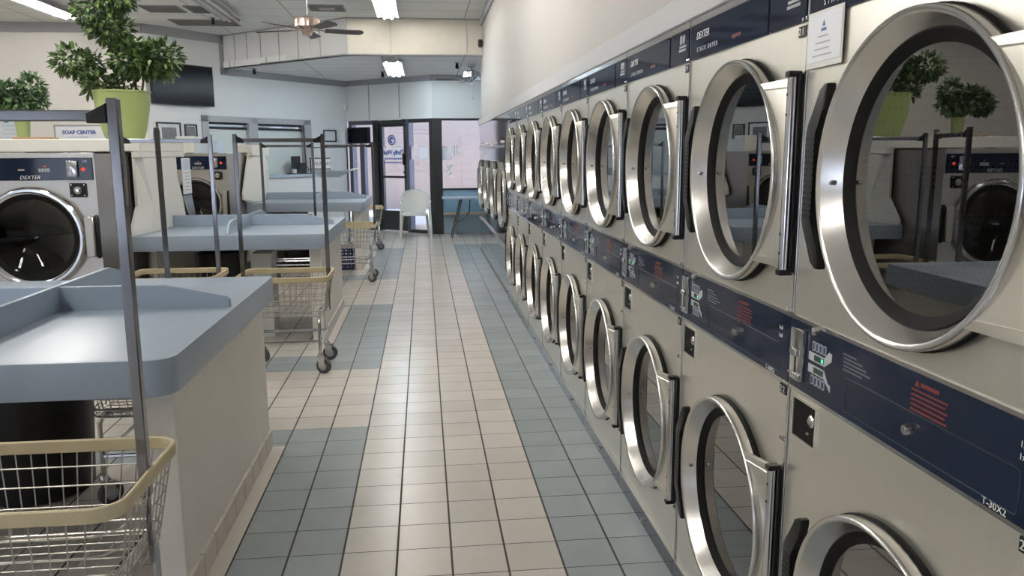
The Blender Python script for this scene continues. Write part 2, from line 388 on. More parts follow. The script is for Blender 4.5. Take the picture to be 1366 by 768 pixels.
# soffit faces with boards
mb = MB(); mb.box(-.72, 2.4, 12.03, 12.13, LO, HI)
structure(mb.build('wall_soffit_right', 'soffit', smooth=0))
d3 = (Vector(SO[1]) - Vector(SO[0])); L3 = d3.length; d3.normalize(); n3 = Vector((-d3.y, d3.x)); n3 = n3 if n3.y > 0 else -n3
TM3 = Matrix(((d3.x, n3.x, 0, SO[0][0]), (d3.y, n3.y, 0, SO[0][1]), (0, 0, 1, 0), (0, 0, 0, 1)))
structure(MB().box(0, L3, 0, .1, LO, HI, T=TM3).build('wall_soffit_left', 'wall_cool', smooth=0))
k = 3
for t in (.55, 1.05, 1.5, 1.95, 2.3, 2.62):
    structure(MB().box(t, t + .014, -.008, 0, LO, HI, T=TM3).build('trim_%d' % k, 'grey_frame', smooth=0)); k += 1
for x in (-.72, -.10, 1.00):
    structure(MB().box(x, x + .016, 12.02, 12.03, LO, HI).build('trim_%d' % k, 'grey_frame', smooth=0)); k += 1
structure(MB().box(-.72, RW, 12.018, 12.03, LO, LO + .018).box(-.72, RW, 12.018, 12.03, HI - .02, HI).build('trim_%d' % k, 'trim', smooth=0)); k += 1
structure(MB().box(0, L3, -.01, 0, LO, LO + .016, T=TM3).box(0, L3, -.01, 0, HI - .016, HI, T=TM3).build('trim_%d' % k, 'trim', smooth=0)); k += 1
# grey trim band at the top of the walls
structure(MB().box(-9, -3.8, 12.82, 12.85, HI - .14, HI).build('trim_30', 'trim', smooth=0))
structure(w1box(MB(), 2.86, L1, -.03, 0, HI - .13, HI).build('trim_31', 'trim', smooth=0))
structure(w1box(MB(), 2.86, 3.0, -.03, 0, LO - .10, HI).build('trim_32', 'trim', smooth=0))
structure(w1box(MB(), .0, 3.0, -.03, 0, LO - .11, LO).build('trim_33', 'trim', smooth=0))
structure(sf(MB(), 0, L2, -.03, 0, LO - .10, LO).build('trim_34', 'trim', smooth=0))
structure(MB().box(.515, 3.1, 14.92, 14.95, LO - .10, LO).build('trim_35', 'trim', smooth=0))
# --- glazing, angled part: window_1 (left), door_1, window_2 (sidelight), pillar, window_3 (right)
w1_ = structure(sf(MB(), .12, .70, .06, .068, .06, 2.06).build('window_1', 'window_glass', smooth=0))
fb = MB(); sf(fb, .03, .12, .0, .12, 0, 2.13); sf(fb, .12, .70, .0, .12, 2.05, 2.13); sf(fb, .12, .70, .0, .12, 0, .07); sf(fb, .30, .42, .02, .10, .07, 1.69)
fb.build('window_frame', 'bronze', w1_, smooth=0)
structure(sf(MB(), .69, .81, -.01, .13, 0, 2.13).build('trim_40', 'black_frame', smooth=0), 'black mullion left of the entrance door')
d1 = structure(sf(MB(), .90, 1.44, .055, .063, .40, 2.0).build('door_1', 'window_glass', smooth=0))
fb = MB(); sf(fb, .82, .90, .03, .09, .02, 2.07); sf(fb, 1.44, 1.52, .03, .09, .02, 2.07); sf(fb, .90, 1.44, .03, .09, 2.0, 2.07); sf(fb, .90, 1.44, .03, .09, .02, .40)
sf(fb, .90, 1.44, .03, .09, 1.03, 1.07)
fb.build('door_frame', 'black_frame', d1, smooth=0)
hb = MB(); sf(hb, 1.445, 1.475, -.03, .02, 1.28, 1.50, bev=.006); sf(hb, 1.45, 1.47, -.01, .03, 1.12, 1.16); hb.build('door_handle', 'black', d1)
structure(sf(MB(), .81, 1.54, -.02, .12, 2.07, 2.13).build('trim_41', 'black_frame', smooth=0))
sf(MB(), .86, 1.45, -.035, -.021, 2.12, 2.165, bev=.004).build('door_closer_cover', 'white_plastic', d1)
structure(sf(MB(), 1.53, 1.61, -.01, .12, 0, 2.13).build('trim_42', 'bronze', smooth=0), 'dark mullion right of the entrance door')
w2_ = structure(sf(MB(), 1.61, 2.09, .06, .068, .06, 2.07).build('window_2', 'window_glass', smooth=0))
fb = MB(); sf(fb, 1.60, 2.1, .0, .12, 2.06, 2.13); sf(fb, 1.60, 2.1, .0, .12, 0, .06); fb.build('window_frame', 'black_frame', w2_, smooth=0)
structure(MB().prism([(.455, 15.0), (.515, 14.93), (.69, 14.93), (.69, 15.1), (.515, 15.1)], 0, 2.13, 'z').build('column', 'black_frame', smooth=0), 'thick black pillar between the two shop windows')
w3_ = structure(MB().box(.69, 3.1, 15.0, 15.008, .84, 2.1).build('window_3', 'window_glass', smooth=0))
MB().box(.69, 3.1, 14.95, 15.06, 2.09, 2.13).box(.69, 3.1, 14.95, 15.06, .82, .85).build('window_frame', 'black_frame', w3_, smooth=0)
structure(MB().box(.69, 3.1, 14.97, 15.1, .40, .84).build('wall_low_upper', 'blue_wall', smooth=0))
structure(MB().box(.69, 3.1, 14.955, 15.1, .0, .36).build('wall_low_lower', 'bluegrey_wall', smooth=0))
structure(MB().box(.69, 3.1, 14.90, 15.1, .355, .405, bev=.006).build('trim_43', 'tan_shade', smooth=0))
# outside
structure(MB().poly([(-25, 14.96, -.02), (25, 14.96, -.02), (25, 30, -.02), (-25, 30, -.02)]).build('ground_outside', 'asphalt', smooth=0))
structure(MB().box(-16, 16, 22.3, 22.6, -.02, 4.2).build('wall_outside', 'brick', smooth=0), 'pink block wall across the walkway outside')
structure(MB().box(-14, 14, 15.3, 20.4, 3.3, 3.5).build('unseen_canopy_slab', 'wall_cool', smooth=0))  # unseen canopy, placed so its shadow stops at the bright ground strip

# service window in the angled wall
sw = structure(w1box(MB(), 1.20, 3.30, .06, .066, 1.14, 2.04).build('window_4', 'window_glass', smooth=0))
fb = MB(); w1box(fb, 1.02, 1.20, -.03, .12, 1.10, 2.12); w1box(fb, 3.32, 3.44, -.03, .12, 1.10, 2.12); w1box(fb, 2.30, 2.50, -.03, .12, 1.10, 2.12); w1box(fb, 1.02, 3.44, -.03, .12, 2.02, 2.12)
fb.build('window_frame', 'grey_frame', sw, smooth=0)
w1box(MB(), 1.21, 3.31, .045, .052, 1.14, 1.93).build('window_shade', 'shade', sw, smooth=0)
bb = MB(); w1box(bb, 1.21, 2.30, .02, .05, 1.985, 2.02); w1box(bb, 1.21, 2.30, .02, .05, 1.91, 1.95); w1box(bb, 2.50, 3.32, .02, .05, 1.985, 2.02); w1box(bb, 2.50, 3.32, .02, .05, 1.91, 1.95)
bb.build('roller_blind', 'black', sw, smooth=0)
structure(w1box(MB(), .9, 3.6, .5, .6, 0, HI).build('wall_office', 'wall_cool', smooth=0))

# ------------------------------------------------------------------ dryers
DX, DY0, DW = 1.195, 1.7498, .7981
ZU, ZL, YC, RR = 1.435, .495, .355, .293
def holed_front(mb, x, y0, y1, z0, z1, cy, cz, r, n=64):
    """rectangle in the yz plane with a round hole"""
    def sq(t):
        c, s = math.cos(t), math.sin(t); k = 1e9
        if c > 1e-9: k = min(k, (y1 - cy) / c)
        if c < -1e-9: k = min(k, (y0 - cy) / c)
        if s > 1e-9: k = min(k, (z1 - cz) / s)
        if s < -1e-9: k = min(k, (z0 - cz) / s)
        return (x, cy + c * k, cz + s * k)
    ang = sorted([2 * PI * i / n for i in range(n)] + [math.atan2(b - cz, a - cy) % (2 * PI) for a in (y0, y1) for b in (z0, z1)])
    A = [mb.bm.verts.new(sq(t)) for t in ang]; B = [mb.bm.verts.new((x, cy + r * math.cos(t), cz + r * math.sin(t))) for t in ang]
    for i in range(len(ang)):
        j = (i + 1) % len(ang); mb.bm.faces.new((A[i], A[j], B[j], B[i]))
def rect(mb, x, y0, y1, z0, z1):
    mb.poly([(x, y0, z0), (x, y1, z0), (x, y1, z1), (x, y0, z1)])
def make_door(parent, cy, cz, r=RR, hinge=-.329):
    """round dryer door facing -x, hinge on the near (-y) side; the ring is the door itself"""
    k = r / .293
    ring = MB().lathe([(-.010, r * .985), (-.016, r), (-.038, r * 1.003), (-.043, r * .998), (-.045, r * .988), (-.044, r * .968), (-.040, r * .955), (.0, r * .876), (.004, r * .865)], (0, cy, cz), 'x', 72)
    d = ring.build('door', 'steel_ring', parent)
    g = MB().lathe([(0., r * 1.0), (-.010, r * 1.014), (-.017, r * 1.0)], (0, cy, cz), 'x', 64)
    g.lathe([(-.001, r * .882), (-.004, r * .872), (.002, r * .83), (.010, r * .80), (.016, r * .815)], (0, cy, cz), 'x', 64)
    g.build('gasket', 'gasket', d)
    MB().lathe([(.010, r * .815), (.010, .001)], (0, cy, cz), 'x', 64).build('glass', 'glass', d)
    # hinge plate, leaning back from the ring to the hinge on the cabinet
    a = math.asin(.222 / .298); H = .222 * k; hy = cy + hinge; ya = cy - r * math.cos(a)
    def px(y): return -.043 + .030 * min(1, max(0, (ya - y) / (ya - hy)))
    p = [(cy - r * .992 * math.cos(t), cz + r * .992 * math.sin(t)) for t in [a - 2 * a * i / 14 for i in range(15)]]
    p = p + [(hy, cz - H), (hy, cz + H)]
    hp = MB().prism(p, 0, .014, 'x', bev=.002)
    for v in hp.bm.verts: v.co.x += px(v.co.y)
    hp.build('hinge_plate', 'steel', d)
    e = MB(); y1 = ya - .012; y2 = hy + .026
    pts = [(y1, cz + H - .022), (y2, cz + H - .022), (y2, cz - H + .022), (y1, cz - H + .022)]
    e.tube([(px(u) - .0005, u, v) for u, v in pts], .0020, 4)
    e.build('embossed_line', 'steel', d)
    h = MB()
    h.box(-.013, -.001, hy - .012, hy - .002, cz - H - .006, cz + H + .006, bev=.002)
    for s in (-1, 1):
        h.box(-.036, -.004, hy - .011, hy + .012, cz + s * (H + .005) - .007, cz + s * (H + .005) + .007, bev=.002)
        for q in (.04, .085): h.lathe([(0, .0035), (-.0335, .0035), (-.0338, .0001)], (-.0, hy + .002, cz + s * (H - q)), 'x', 8)
    h.build('hinge', 'black', d)
    MB().lathe([(cz - H, .0115), (cz + H, .0115)], (-.0215, hy + .002, 0), 'z', 14, True, True).build('hinge_pin', 'chrome', d)
    # handle on the far side
    Z = [(.190, .258, .270), (.178, .258, .290), (.135, .268, .306), (.112, .288, .330), (.092, .300, .338), (-.092, .300, .338), (-.112, .288, .330), (-.135, .268, .306), (-.178, .258, .290), (-.190, .258, .270)]
    pl = [(cy + o * k, cz + z * k) for z, i, o in Z] + [(cy + i * k, cz + z * k) for z, i, o in Z[::-1]]
    hd = MB().prism(pl, -.050, -.028, 'x', bev=.004)
    for q in range(14): hd.box(-.0515, -.048, cy + .298 * k, cy + .332 * k, cz + (-.085 + .0125 * q) * k, cz + (-.080 + .0125 * q) * k)
    hd.build('handle', 'black', d)
    MB().lathe([(-.009, .0005), (-.007, .0045), (.004, .006)], (-.018, cy + r * .912, cz - .01), 'x', 12).build('bolt', 'chrome', d)
    return d
EX, EY = (0, -1, 0), (0, 0, 1)          # text directions on the dryer fronts
def make_stack():
    root = empty('stack_dryer')
    mb = MB(); y0, y1, x = .002, DW - .002, 0.
    holed_front(mb, x, y0, y1, .07, .944, YC, ZL, .262); holed_front(mb, x, y0, y1, 1.104, 1.772, YC, ZU, .262)
    rect(mb, x, y0, y1, .944, 1.104); rect(mb, x, y0, y1, 1.772, 1.90)
    mb.poly([(x, y0, .07), (.9, y0, .07), (.9, y0, 1.9), (x, y0, 1.9)]); mb.poly([(x, y1, .07), (.9, y1, .07), (.9, y1, 1.9), (x, y1, 1.9)])
    mb.poly([(x, y0, 1.9), (.9, y0, 1.9), (.9, y1, 1.9), (x, y1, 1.9)]); mb.poly([(x, y0, .07), (.9, y0, .07), (.9, y1, .07), (x, y1, .07)])
    mb.poly([(.9, y0, .07), (.9, y1, .07), (.9, y1, 1.9), (.9, y0, 1.9)])
    cb = mb.build('cabinet', 'steel', root, smooth=0)
    # raised seams
    sm = MB(); sm.box(-.004, 0, 0, .006, .07, 1.9); sm.box(-.005, 0, .004, DW - .004, 1.104, 1.112); sm.box(-.005, 0, .004, DW - .004, .936, .944); sm.box(-.006, 0, .004, DW - .004, 1.880, 1.900)
    sm.build('seam_strip', 'chrome', cb, smooth=0)
    for z in (.80, 1.118, 1.78, .25):
        for dy in (-.0, .016): MB().lathe([(-.010, .0005), (-.008, .0055), (-.0, .006)], (0, .006 + dy, z), 'x', 8).build('screw', 'chrome', cb)
    for cz in (ZL, ZU):
        MB().lathe([(.0, .262), (.05, .262), (.06, .285), (.62, .285), (.62, .001)], (0, YC, cz), 'x', 48).build('drum', 'perf', root)
    for cz in (ZL, ZU): make_door(root, YC, cz)
    # kick plate
    kp = MB().box(-.012, .02, .002, DW - .002, .0, .072).build('kick_plate', 'kick', root, smooth=0)
    MB().box(-.015, .0, .0, DW, .068, .075).build('edge_strip', 'chrome', kp, smooth=0)
    kn = MB(); kn.lathe([(-.026, .001), (-.024, .007), (-.01, .008)], (0, .37, .034), 'x', 12); kn.build('knob', 'chrome', kp)
    # header
    hp = MB().prism(rrect(.214, .790, 1.776, 1.878, .006, 3), -.006, -.0, 'x').build('header_panel', 'navy', root, smooth=0)
    text('DEXTER', .031, 'white_text', hp, 'lettering', (-.0072, .735, 1.833), EX, EY, shear=.25, space=.95)
    text('STACK DRYER', .019, 'white_text', hp, 'lettering', (-.0072, .728, 1.795), EX, EY, space=1.55)
    text('express', .020, 'pink_text', hp, 'lettering', (-.0072, .445, 1.798), EX, EY, shear=.4)
    h2 = MB().prism(rrect(.012, .200, 1.776, 1.878, .006, 3), -.006, -.0, 'x').build('header_panel', 'navy', root, smooth=0)
    ic = MB(); ic.tube([(-.0066, .074 + a, .0 + b) for a, b in [(0.022, 1.838), (.022, 1.858), (.016, 1.866), (.008, 1.858), (.008, 1.838)]], .0018, 4)
    ic.tube([(-.0066, .074 + a, b) for a, b in [(-.006, 1.865), (-.006, 1.845), (-.012, 1.838), (-.020, 1.845), (-.020, 1.866)]], .0018, 4)
    ic.build('emblem', 'white_text', h2)
    ln = MB()
    for z, y in ((1.826, .105), (1.815, .108)):
        for q in range(8): ln.box(-.0068, -.0058, y - .0085 * q - .0065, y - .0085 * q, z, z + .007)
    ln.build('small_print', 'grey_print', h2, smooth=0)
    # control panel
    cp = MB().box(-.006, 0, .004, DW - .004, .944, 1.104, bev=.0015).build('control_panel', 'navy', root, smooth=0)
    co_ = MB().prism(rrect(.720, .779, .966, 1.088, .008, 3), -.016, -.004, 'x', bev=.002)
    cs = co_.build('coin_slot', 'chrome', cp)
    MB().box(-.0172, -.0155, .748, .752, .985, 1.028).build('coin_slit', 'black', cp, smooth=0)
    MB().box(-.024, -.016, .735, .766, 1.025, 1.043, bev=.002).build('coin_head', 'chrome', cp)
    MB().box(-.020, -.015, .722, .778, .978, .984, bev=.001).build('coin_ledge', 'chrome', cp)
    MB().lathe([(-.020, .001), (-.017, .009), (-.005, .010)], (0, .672, 1.098), 'x', 14).build('knob', 'chrome', cp)
    for z0, z1, rows in ((1.052, 1.071, 0), (.975, .994, 1)):
        b = MB()
        for q in range(4): b.prism(rrect(.690 - .016 * q - .013, .690 - .016 * q, z0, z1 + .002, .003, 2), -.0072, -.0055, 'x')
        b.build('button_row', 'grey_print', cp, smooth=0)
        b = MB()
        for q in range(4): b.box(-.0078, -.0068, .690 - .016 * q - .0105, .690 - .016 * q - .0025, z0 + .003, z1 - .001)
        b.build('button_face', 'navy_plastic', cp, smooth=0)
    for z0, tip in ((1.028, 1), (1.000, -1)):
        a = [(.704, z0), (.632, z0), (.604, z0 + (.018 if tip > 0 else -.022)), (.604, z0 + (.034 if tip > 0 else -.008)), (.616, z0 + (.036 if tip > 0 else -.004)), (.634, z0 + .019), (.704, z0 + .019)]
        MB().prism(a, -.0070, -.0055, 'x').build('display_bezel', 'grey_print', cp, smooth=0)
        MB().box(-.0078, -.0068, .636, .678, z0 + .003, z0 + .016).build('display', 'lcd', cp, smooth=0)
    MB().box(-.0084, -.0076, .638, .646, 1.033, 1.042).build('display_digits', 'green_led', cp, smooth=0)
    ln = MB()
    for i, (y, wd) in enumerate(((.560, .05), (.556, .07), (.556, .085), (.556, .10), (.556, .07))): ln.box(-.0068, -.0055, y - wd, y, 1.075 - .008 * i, 1.078 - .008 * i)
    ln.build('small_print', 'dim_print', cp, smooth=0)
    ln = MB(); ln.prism([(.318, 1.080), (.302, 1.080), (.310, 1.092)], -.0068, -.0055, 'x')
    ln.box(-.0068, -.0055, .250, .300, 1.082, 1.089)
    for i in range(5): ln.box(-.0068, -.0055, .225 + .006 * (i % 2), .325, 1.071 - .009 * i, 1.0745 - .009 * i)
    ln.build('warning_text', 'red_text', cp, smooth=0)
    g = MB()
    o = rrect(.055, .545, .958, 1.030, .010, 4)
    g.tube([(-.0062, a, b) for a, b in o], .0012, 4, closed=True); g.build('access_door_outline', 'navy_line', cp)
    lo = MB().lathe([(-.022, .0005), (-.022, .005), (-.020, .0055), (-.020, .009), (-.012, .012), (-.004, .012)], (0, .318, .998), 'x', 16); lo.build('lock', 'chrome', cp)
    text('T-30X2', .017, 'white_text', cp, 'lettering', (-.0068, .128, .947), EX, EY)
    for z in (1.064, 1.045): text('1x0', .014, 'white_text', cp, 'lettering', (-.0068, .062, z), EX, EY)
    # coin box

    cb2 = MB()
    for a in ((.657, .662, .825, .925), (.766, .771, .825, .925), (.657, .771, .825, .830), (.657, .771, .920, .925)): cb2.box(-.006, 0, *a)
    cbx = cb2.build('coin_box', 'steel', root, smooth=0)
    MB().box(-.0025, -.0005, .662, .766, .830, .920).build('recess_shade', 'gasket', cbx, smooth=0)  # flat black plate, its colour standing in for shade inside the coin box
    MB().lathe([(-.008, .0005), (-.008, .005), (-.006, .006), (-.007, .011), (-.004, .015), (-.001, .015)], (0, .683, .886), 'x', 20).lathe([(-.006, .0005), (-.005, .004), (-.001, .005)], (0, .697, .853), 'x', 10).build('lock', 'chrome', cbx)
    return root
def number_plate(root, n, y, z):
    p = MB().box(-.0035, 0, y, y + .036, z, z + .024).build('number_plate', 'black', root, smooth=0)
    text(' '.join(str(n)), .022, 'white_text', p, 'lettering', (-.0042, y + .0345, z + .0045), EX, EY, space=.9)
stack = make_stack()
SL = {-1: ('large stainless stack dryer nearest the camera, taped notice on its upper left corner', 23), 0: ('second nearest stainless stack dryer, numbered 21 above and 22 below', 21), 1: ('third stack dryer from the camera, its upper door glass mirroring green plant leaves', 19),
      2: ('fourth stack dryer from the camera along the right wall', 17), 3: ('fifth stack dryer from the camera, in the middle of the stainless row', 15), 4: ('sixth stack dryer from the camera along the right wall', 13),
      5: ('third from the far end of the two-door stack dryers', 11), 6: ('second from the far end of the two-door stack dryers', 9), 7: ('farthest two-door stack dryer, just before the single-door dryers', 7)}
for k_ in range(-1, 8):
    o = stack if k_ == -1 else dup(stack)
    o.location = (DX, DY0 + k_ * DW, 0)
    tag(o, SL[k_][0], 'dryer', 'stack dryers along the right wall')
for o in [x for x in COL.objects if x.name.split('.')[0] == 'stack_dryer']:
    n = SL[round((o.location.y - DY0) / DW)][1]
    number_plate(o, n, .012, 1.744); number_plate(o, n + 1, .012, .908)

# big single-door dryers at the far end
SY, SW_ = DY0 + 8 * DW + .004, 1.035
def make_single():
    root = empty('single_dryer'); mb = MB(); y0, y1, x, cz, R_ = .002, SW_ - .002, 0., 1.045, .35; YQ = .47
    holed_front(mb, x, y0, y1, .53, 1.545, YQ, cz, R_ * .88); rect(mb, x, y0, y1, .03, .53); rect(mb, x, y0, y1, 1.545, 1.90)
    for a in ((y0, y0), (y1, y1)): mb.poly([(x, a[0], .03), (.9, a[0], .03), (.9, a[0], 1.9), (x, a[0], 1.9)])
    mb.poly([(x, y0, 1.9), (.9, y0, 1.9), (.9, y1, 1.9), (x, y1, 1.9)]); mb.poly([(.9, y0, .03), (.9, y1, .03), (.9, y1, 1.9), (.9, y0, 1.9)])
    mb.build('cabinet', M['steel_mirror'], root, smooth=0)
    MB().box(-.02, 0, 0, SW_, .505, .535, bev=.003).build('lower_rail', 'chrome', root, smooth=0)
    r = MB().box(-.02, 0, 0, SW_, 1.548, 1.578, bev=.003).build('upper_rail', 'chrome', root, smooth=0)
    MB().lathe([(-.03, .001), (-.028, .014), (-.0, .016)], (0, .5, 1.61), 'x', 12).build('knob', 'white_plastic', root)
    MB().lathe([(.0, R_ * .88), (.6, R_ * .88), (.6, .001)], (0, YQ, cz), 'x', 40).build('drum', 'perf', root)
    make_door(root, YQ, cz, R_, -.40)
    MB().box(.0, .02, .002, SW_ - .002, 0, .05).build('kick_plate', 'navy', root, smooth=0)
    return root
M['steel_mirror'] = mat('polished_steel', (.64, .64, .64), .06, 1., var=.03, scale=3)
sd = make_single()
for i, lab in enumerate(('nearest of the four tall single-door dryers, touching the last stack dryer', 'second of the four tall single-door dryers beyond the stack dryers', 'third of the four tall single-door dryers beyond the stack dryers', 'farthest single-door dryer at the end of the right wall by the window')):
    o = sd if i == 0 else dup(sd)
    o.location = (DX, SY + i * SW_, 0); tag(o, lab, 'dryer', 'single-door dryers at the far end')
# notice on the near dryer
nt_ = thing('notice_sheet', 'white notice in a clear sleeve taped on the nearest stack dryer', 'notice', (DX - .0065, DY0 - .006, 1.668))
MB().box(-.0015, 0, -.152, 0, .0, .118).build('sleeve', 'white_plastic', nt_, smooth=0)
pp = MB().box(-.003, -.0015, -.148, -.006, .012, .112).build('sheet', 'paper', nt_, smooth=0)
ln = MB()
for i, (a, b) in enumerate(((.050, .094), (.042, .104), (.038, .100), (.030, .112))): ln.box(-.0036, -.0028, -b, -a, .062 - .013 * i, .065 - .013 * i)
ln.build('printed_lines', 'grey_print', pp, smooth=0)
MB().prism([(-.068, .084), (-.080, .084), (-.074, .096)], -.0036, -.0028, 'x').box(-.0036, -.0028, -.085, -.064, .074, .080).build('emblem', 'blue_text', pp, smooth=0)

# ------------------------------------------------------------------ folding tables
TZ = .885
def make_table(y0, y1, xl, xc, name_label, with_left=True):
    t = thing('folding_table', name_label, 'table', (0, y0, 0), 0, 'blue laminate folding tables')
    d = y1 - y0; xr = -.43; yc = d / 2 + .02
    pts = [(xl, 0)] + arc(xr - .07, .07, .07, -PI / 2, 0, 6) + arc(xr - .03, d - .03, .03, 0, PI / 2, 3) + [(xl, d)]
    MB().prism(pts, TZ - .115, TZ, 'z', bev=.003).build('worktop', 'ledge', t, smooth=30)
    ep = MB().box(-.575, -.48, .155, d - .06, 0, TZ - .115, bev=.004).build('end_panel', 'cream', t, smooth=0)
    MB().box(-.4825, -.4795, .152, d - .052, .004, .097).build('tile_joint', 'grout', ep, smooth=0)
    tb = MB(); n = 9; yy = .15; step = (d - .05 - .15) / n
    for i in range(n): tb.box(-.482, -.468, yy + step * i + .0035, yy + step * (i + 1) - .0035, .004, .098, bev=.003)
    tb.build('base_tile', 'tile_base', ep, smooth=0)
    MB().box(-.482, -.408, .10, d - .05, 0, .004).build('floor_strip', 'tile_base', ep, smooth=0)
    dv = MB(); h = .095
    prof = [(xl + .005, TZ - .002), (xl + .005, TZ + h), (-.70, TZ + h), (-.53, TZ + h * .62), (-.465, TZ + .045), (-.452, TZ + .03), (-.45, TZ - .002)]
    dv.prism(prof, yc - .010, yc + .010, 'y', bev=.003)
    dv.build('long_divider', 'ledge', t, smooth=0)
    pr2 = [(.03, TZ - .002), (.03, TZ + .012), (.10, TZ + .075), (.14, TZ + .09), (.22, TZ + h + .005), (d - .30, TZ + h + .005), (d - .18, TZ + .07), (d - .10, TZ + .05), (d - .05, TZ - .002)]
    MB().prism(pr2, xc - .010, xc + .010, 'x', bev=.003).build('cross_divider', 'ledge', t, smooth=0)
    if with_left:
        MB().box(xl + .06, xl + .10, .30, d - .3, 0, TZ - .115).build('support_panel', 'cream', t, smooth=0)
        MB().box(xl + .10, xl + .55, d - .34, d - .30, 0, TZ - .115).build('back_panel', 'tan_shade', t, smooth=0)  # tan colour puts the under-table shade on what is a white panel
    return t
make_table(2.40, 4.06, -2.6, -1.105, 'blue folding table nearest the camera at lower left', False)
make_table(6.20, 7.88, -1.878, -1.165, 'middle blue folding table with chrome carts standing in front')
make_table(10.28, 12.0, -1.878, -1.02, 'farthest blue folding table, nearest to the entrance door')

# ------------------------------------------------------------------ washer bulkheads
def make_bulkhead(yc, label, fl, inner, sx=-1.80, xl=-5.2):
    b = thing('plumbing_cover', label, 'cabinet', (0, yc, 0), 0, 'cream plumbing covers behind the washers'); xw = sx - .062
    MB().box(xl, sx + .01, -.56, .56, 1.515, 1.61, bev=.006).build('cap', 'white_paint', b, smooth=0)
    MB().box(xw, sx + .008, -.555, .555, 1.47, 1.52, bev=.004).build('cap_skirt', 'white_paint', b, smooth=0)
    MB().box(xl, xw - .01, -.265, .265, 0, 1.515).build('rear_panel', 'white_paint', b, smooth=0)
    # end panel with a chamfered shoulder towards the washers
    ed = fl[:3] + [(fl[3][0] + .01, TZ + .004)]
    MB().prism([(y + .02, z) for y, z in ed] + [(y + .13, z) for y, z in ed[::-1]], sx - .0905, xw + .001, 'x').build('dark_gap_strip', 'black', b, smooth=0)  # added black strip paints the darkness of the gap beside the washer
    back = [(.52, TZ + .002), (.46, 1.10), (.34, 1.30), (.34, 1.47)]
    mb = MB(); V = [[mb.bm.verts.new((x, y, z)) for y, z in L] for x, L in ((xw, fl + back), (xw + .02, fl + back), (sx, inner + back))]
    n = len(V[0])
    for A, B in zip(V, V[1:]):
        for i in range(n): mb.bm.faces.new((A[i], A[(i + 1) % n], B[(i + 1) % n], B[i]))
    mb.bm.faces.new(V[0]); mb.bm.faces.new(V[2])
    mb.build('end_panel', 'white_paint', b, smooth=0)
    return b
bk2 = make_bulkhead(6.93, 'cream plumbing cover with the big potted plant on top, at middle folding table', [(-.55, 1.47), (-.56, 1.10), (-.73, .92), (-.73, TZ + .002)], [(-.50, 1.47), (-.34, 1.25), (-.34, 1.10), (-.42, .92), (-.42, TZ + .002)][:1] + [(-.34, 1.10), (-.42, .92), (-.42, TZ + .002)])
bk3 = make_bulkhead(10.95, 'cream plumbing cover at the farthest folding table, side lit bluish by the windows', [(-.55, 1.47), (-.95, 1.02), (-.97, .95), (-.66, TZ + .002)], [(-.30, 1.47), (-.32, 1.02), (-.34, .95), (-.34, TZ + .002)], xl=-2.0)
MB().box(-1.80, -1.786, .10, .40, .95, 1.40, bev=.006).box(-1.786, -1.780, .24, .27, 1.02, 1.3).build('dispenser_box', 'white_plastic', bk3, smooth=0)
bd = tag(MB().box(-2.72, -2.47, 6.42, 6.62, 1.6105, 1.624, bev=.002).build('wooden_board', 'wood', smooth=0), 'thin tan board lying on the cream cover behind the near washer', 'board')
pl_ = thing('instruction_sign', 'tall white instruction sign with blue picture on the near cover end', 'sign', (-1.797, 7.36, 1.0))
MB().box(.0, .012, .03, .27, .14, .46, bev=.003).build('board', 'paper', pl_, smooth=0)
MB().box(.012, .0132, .05, .25, .36, .45).build('picture', 'notice_blue', pl_, smooth=0)
ln = MB()
for i in range(6): ln.box(.012, .0132, .07 + .02 * (i % 2), .22, .325 - .03 * i, .333 - .03 * i)
ln.build('printed_lines', 'grey_print', pl_, smooth=0)
MB().prism([(.02, .13), (.26, .13), (.34, -.06), (.16, -.06)], .0, .010, 'x').build('bracket', 'chrome', pl_, smooth=0)

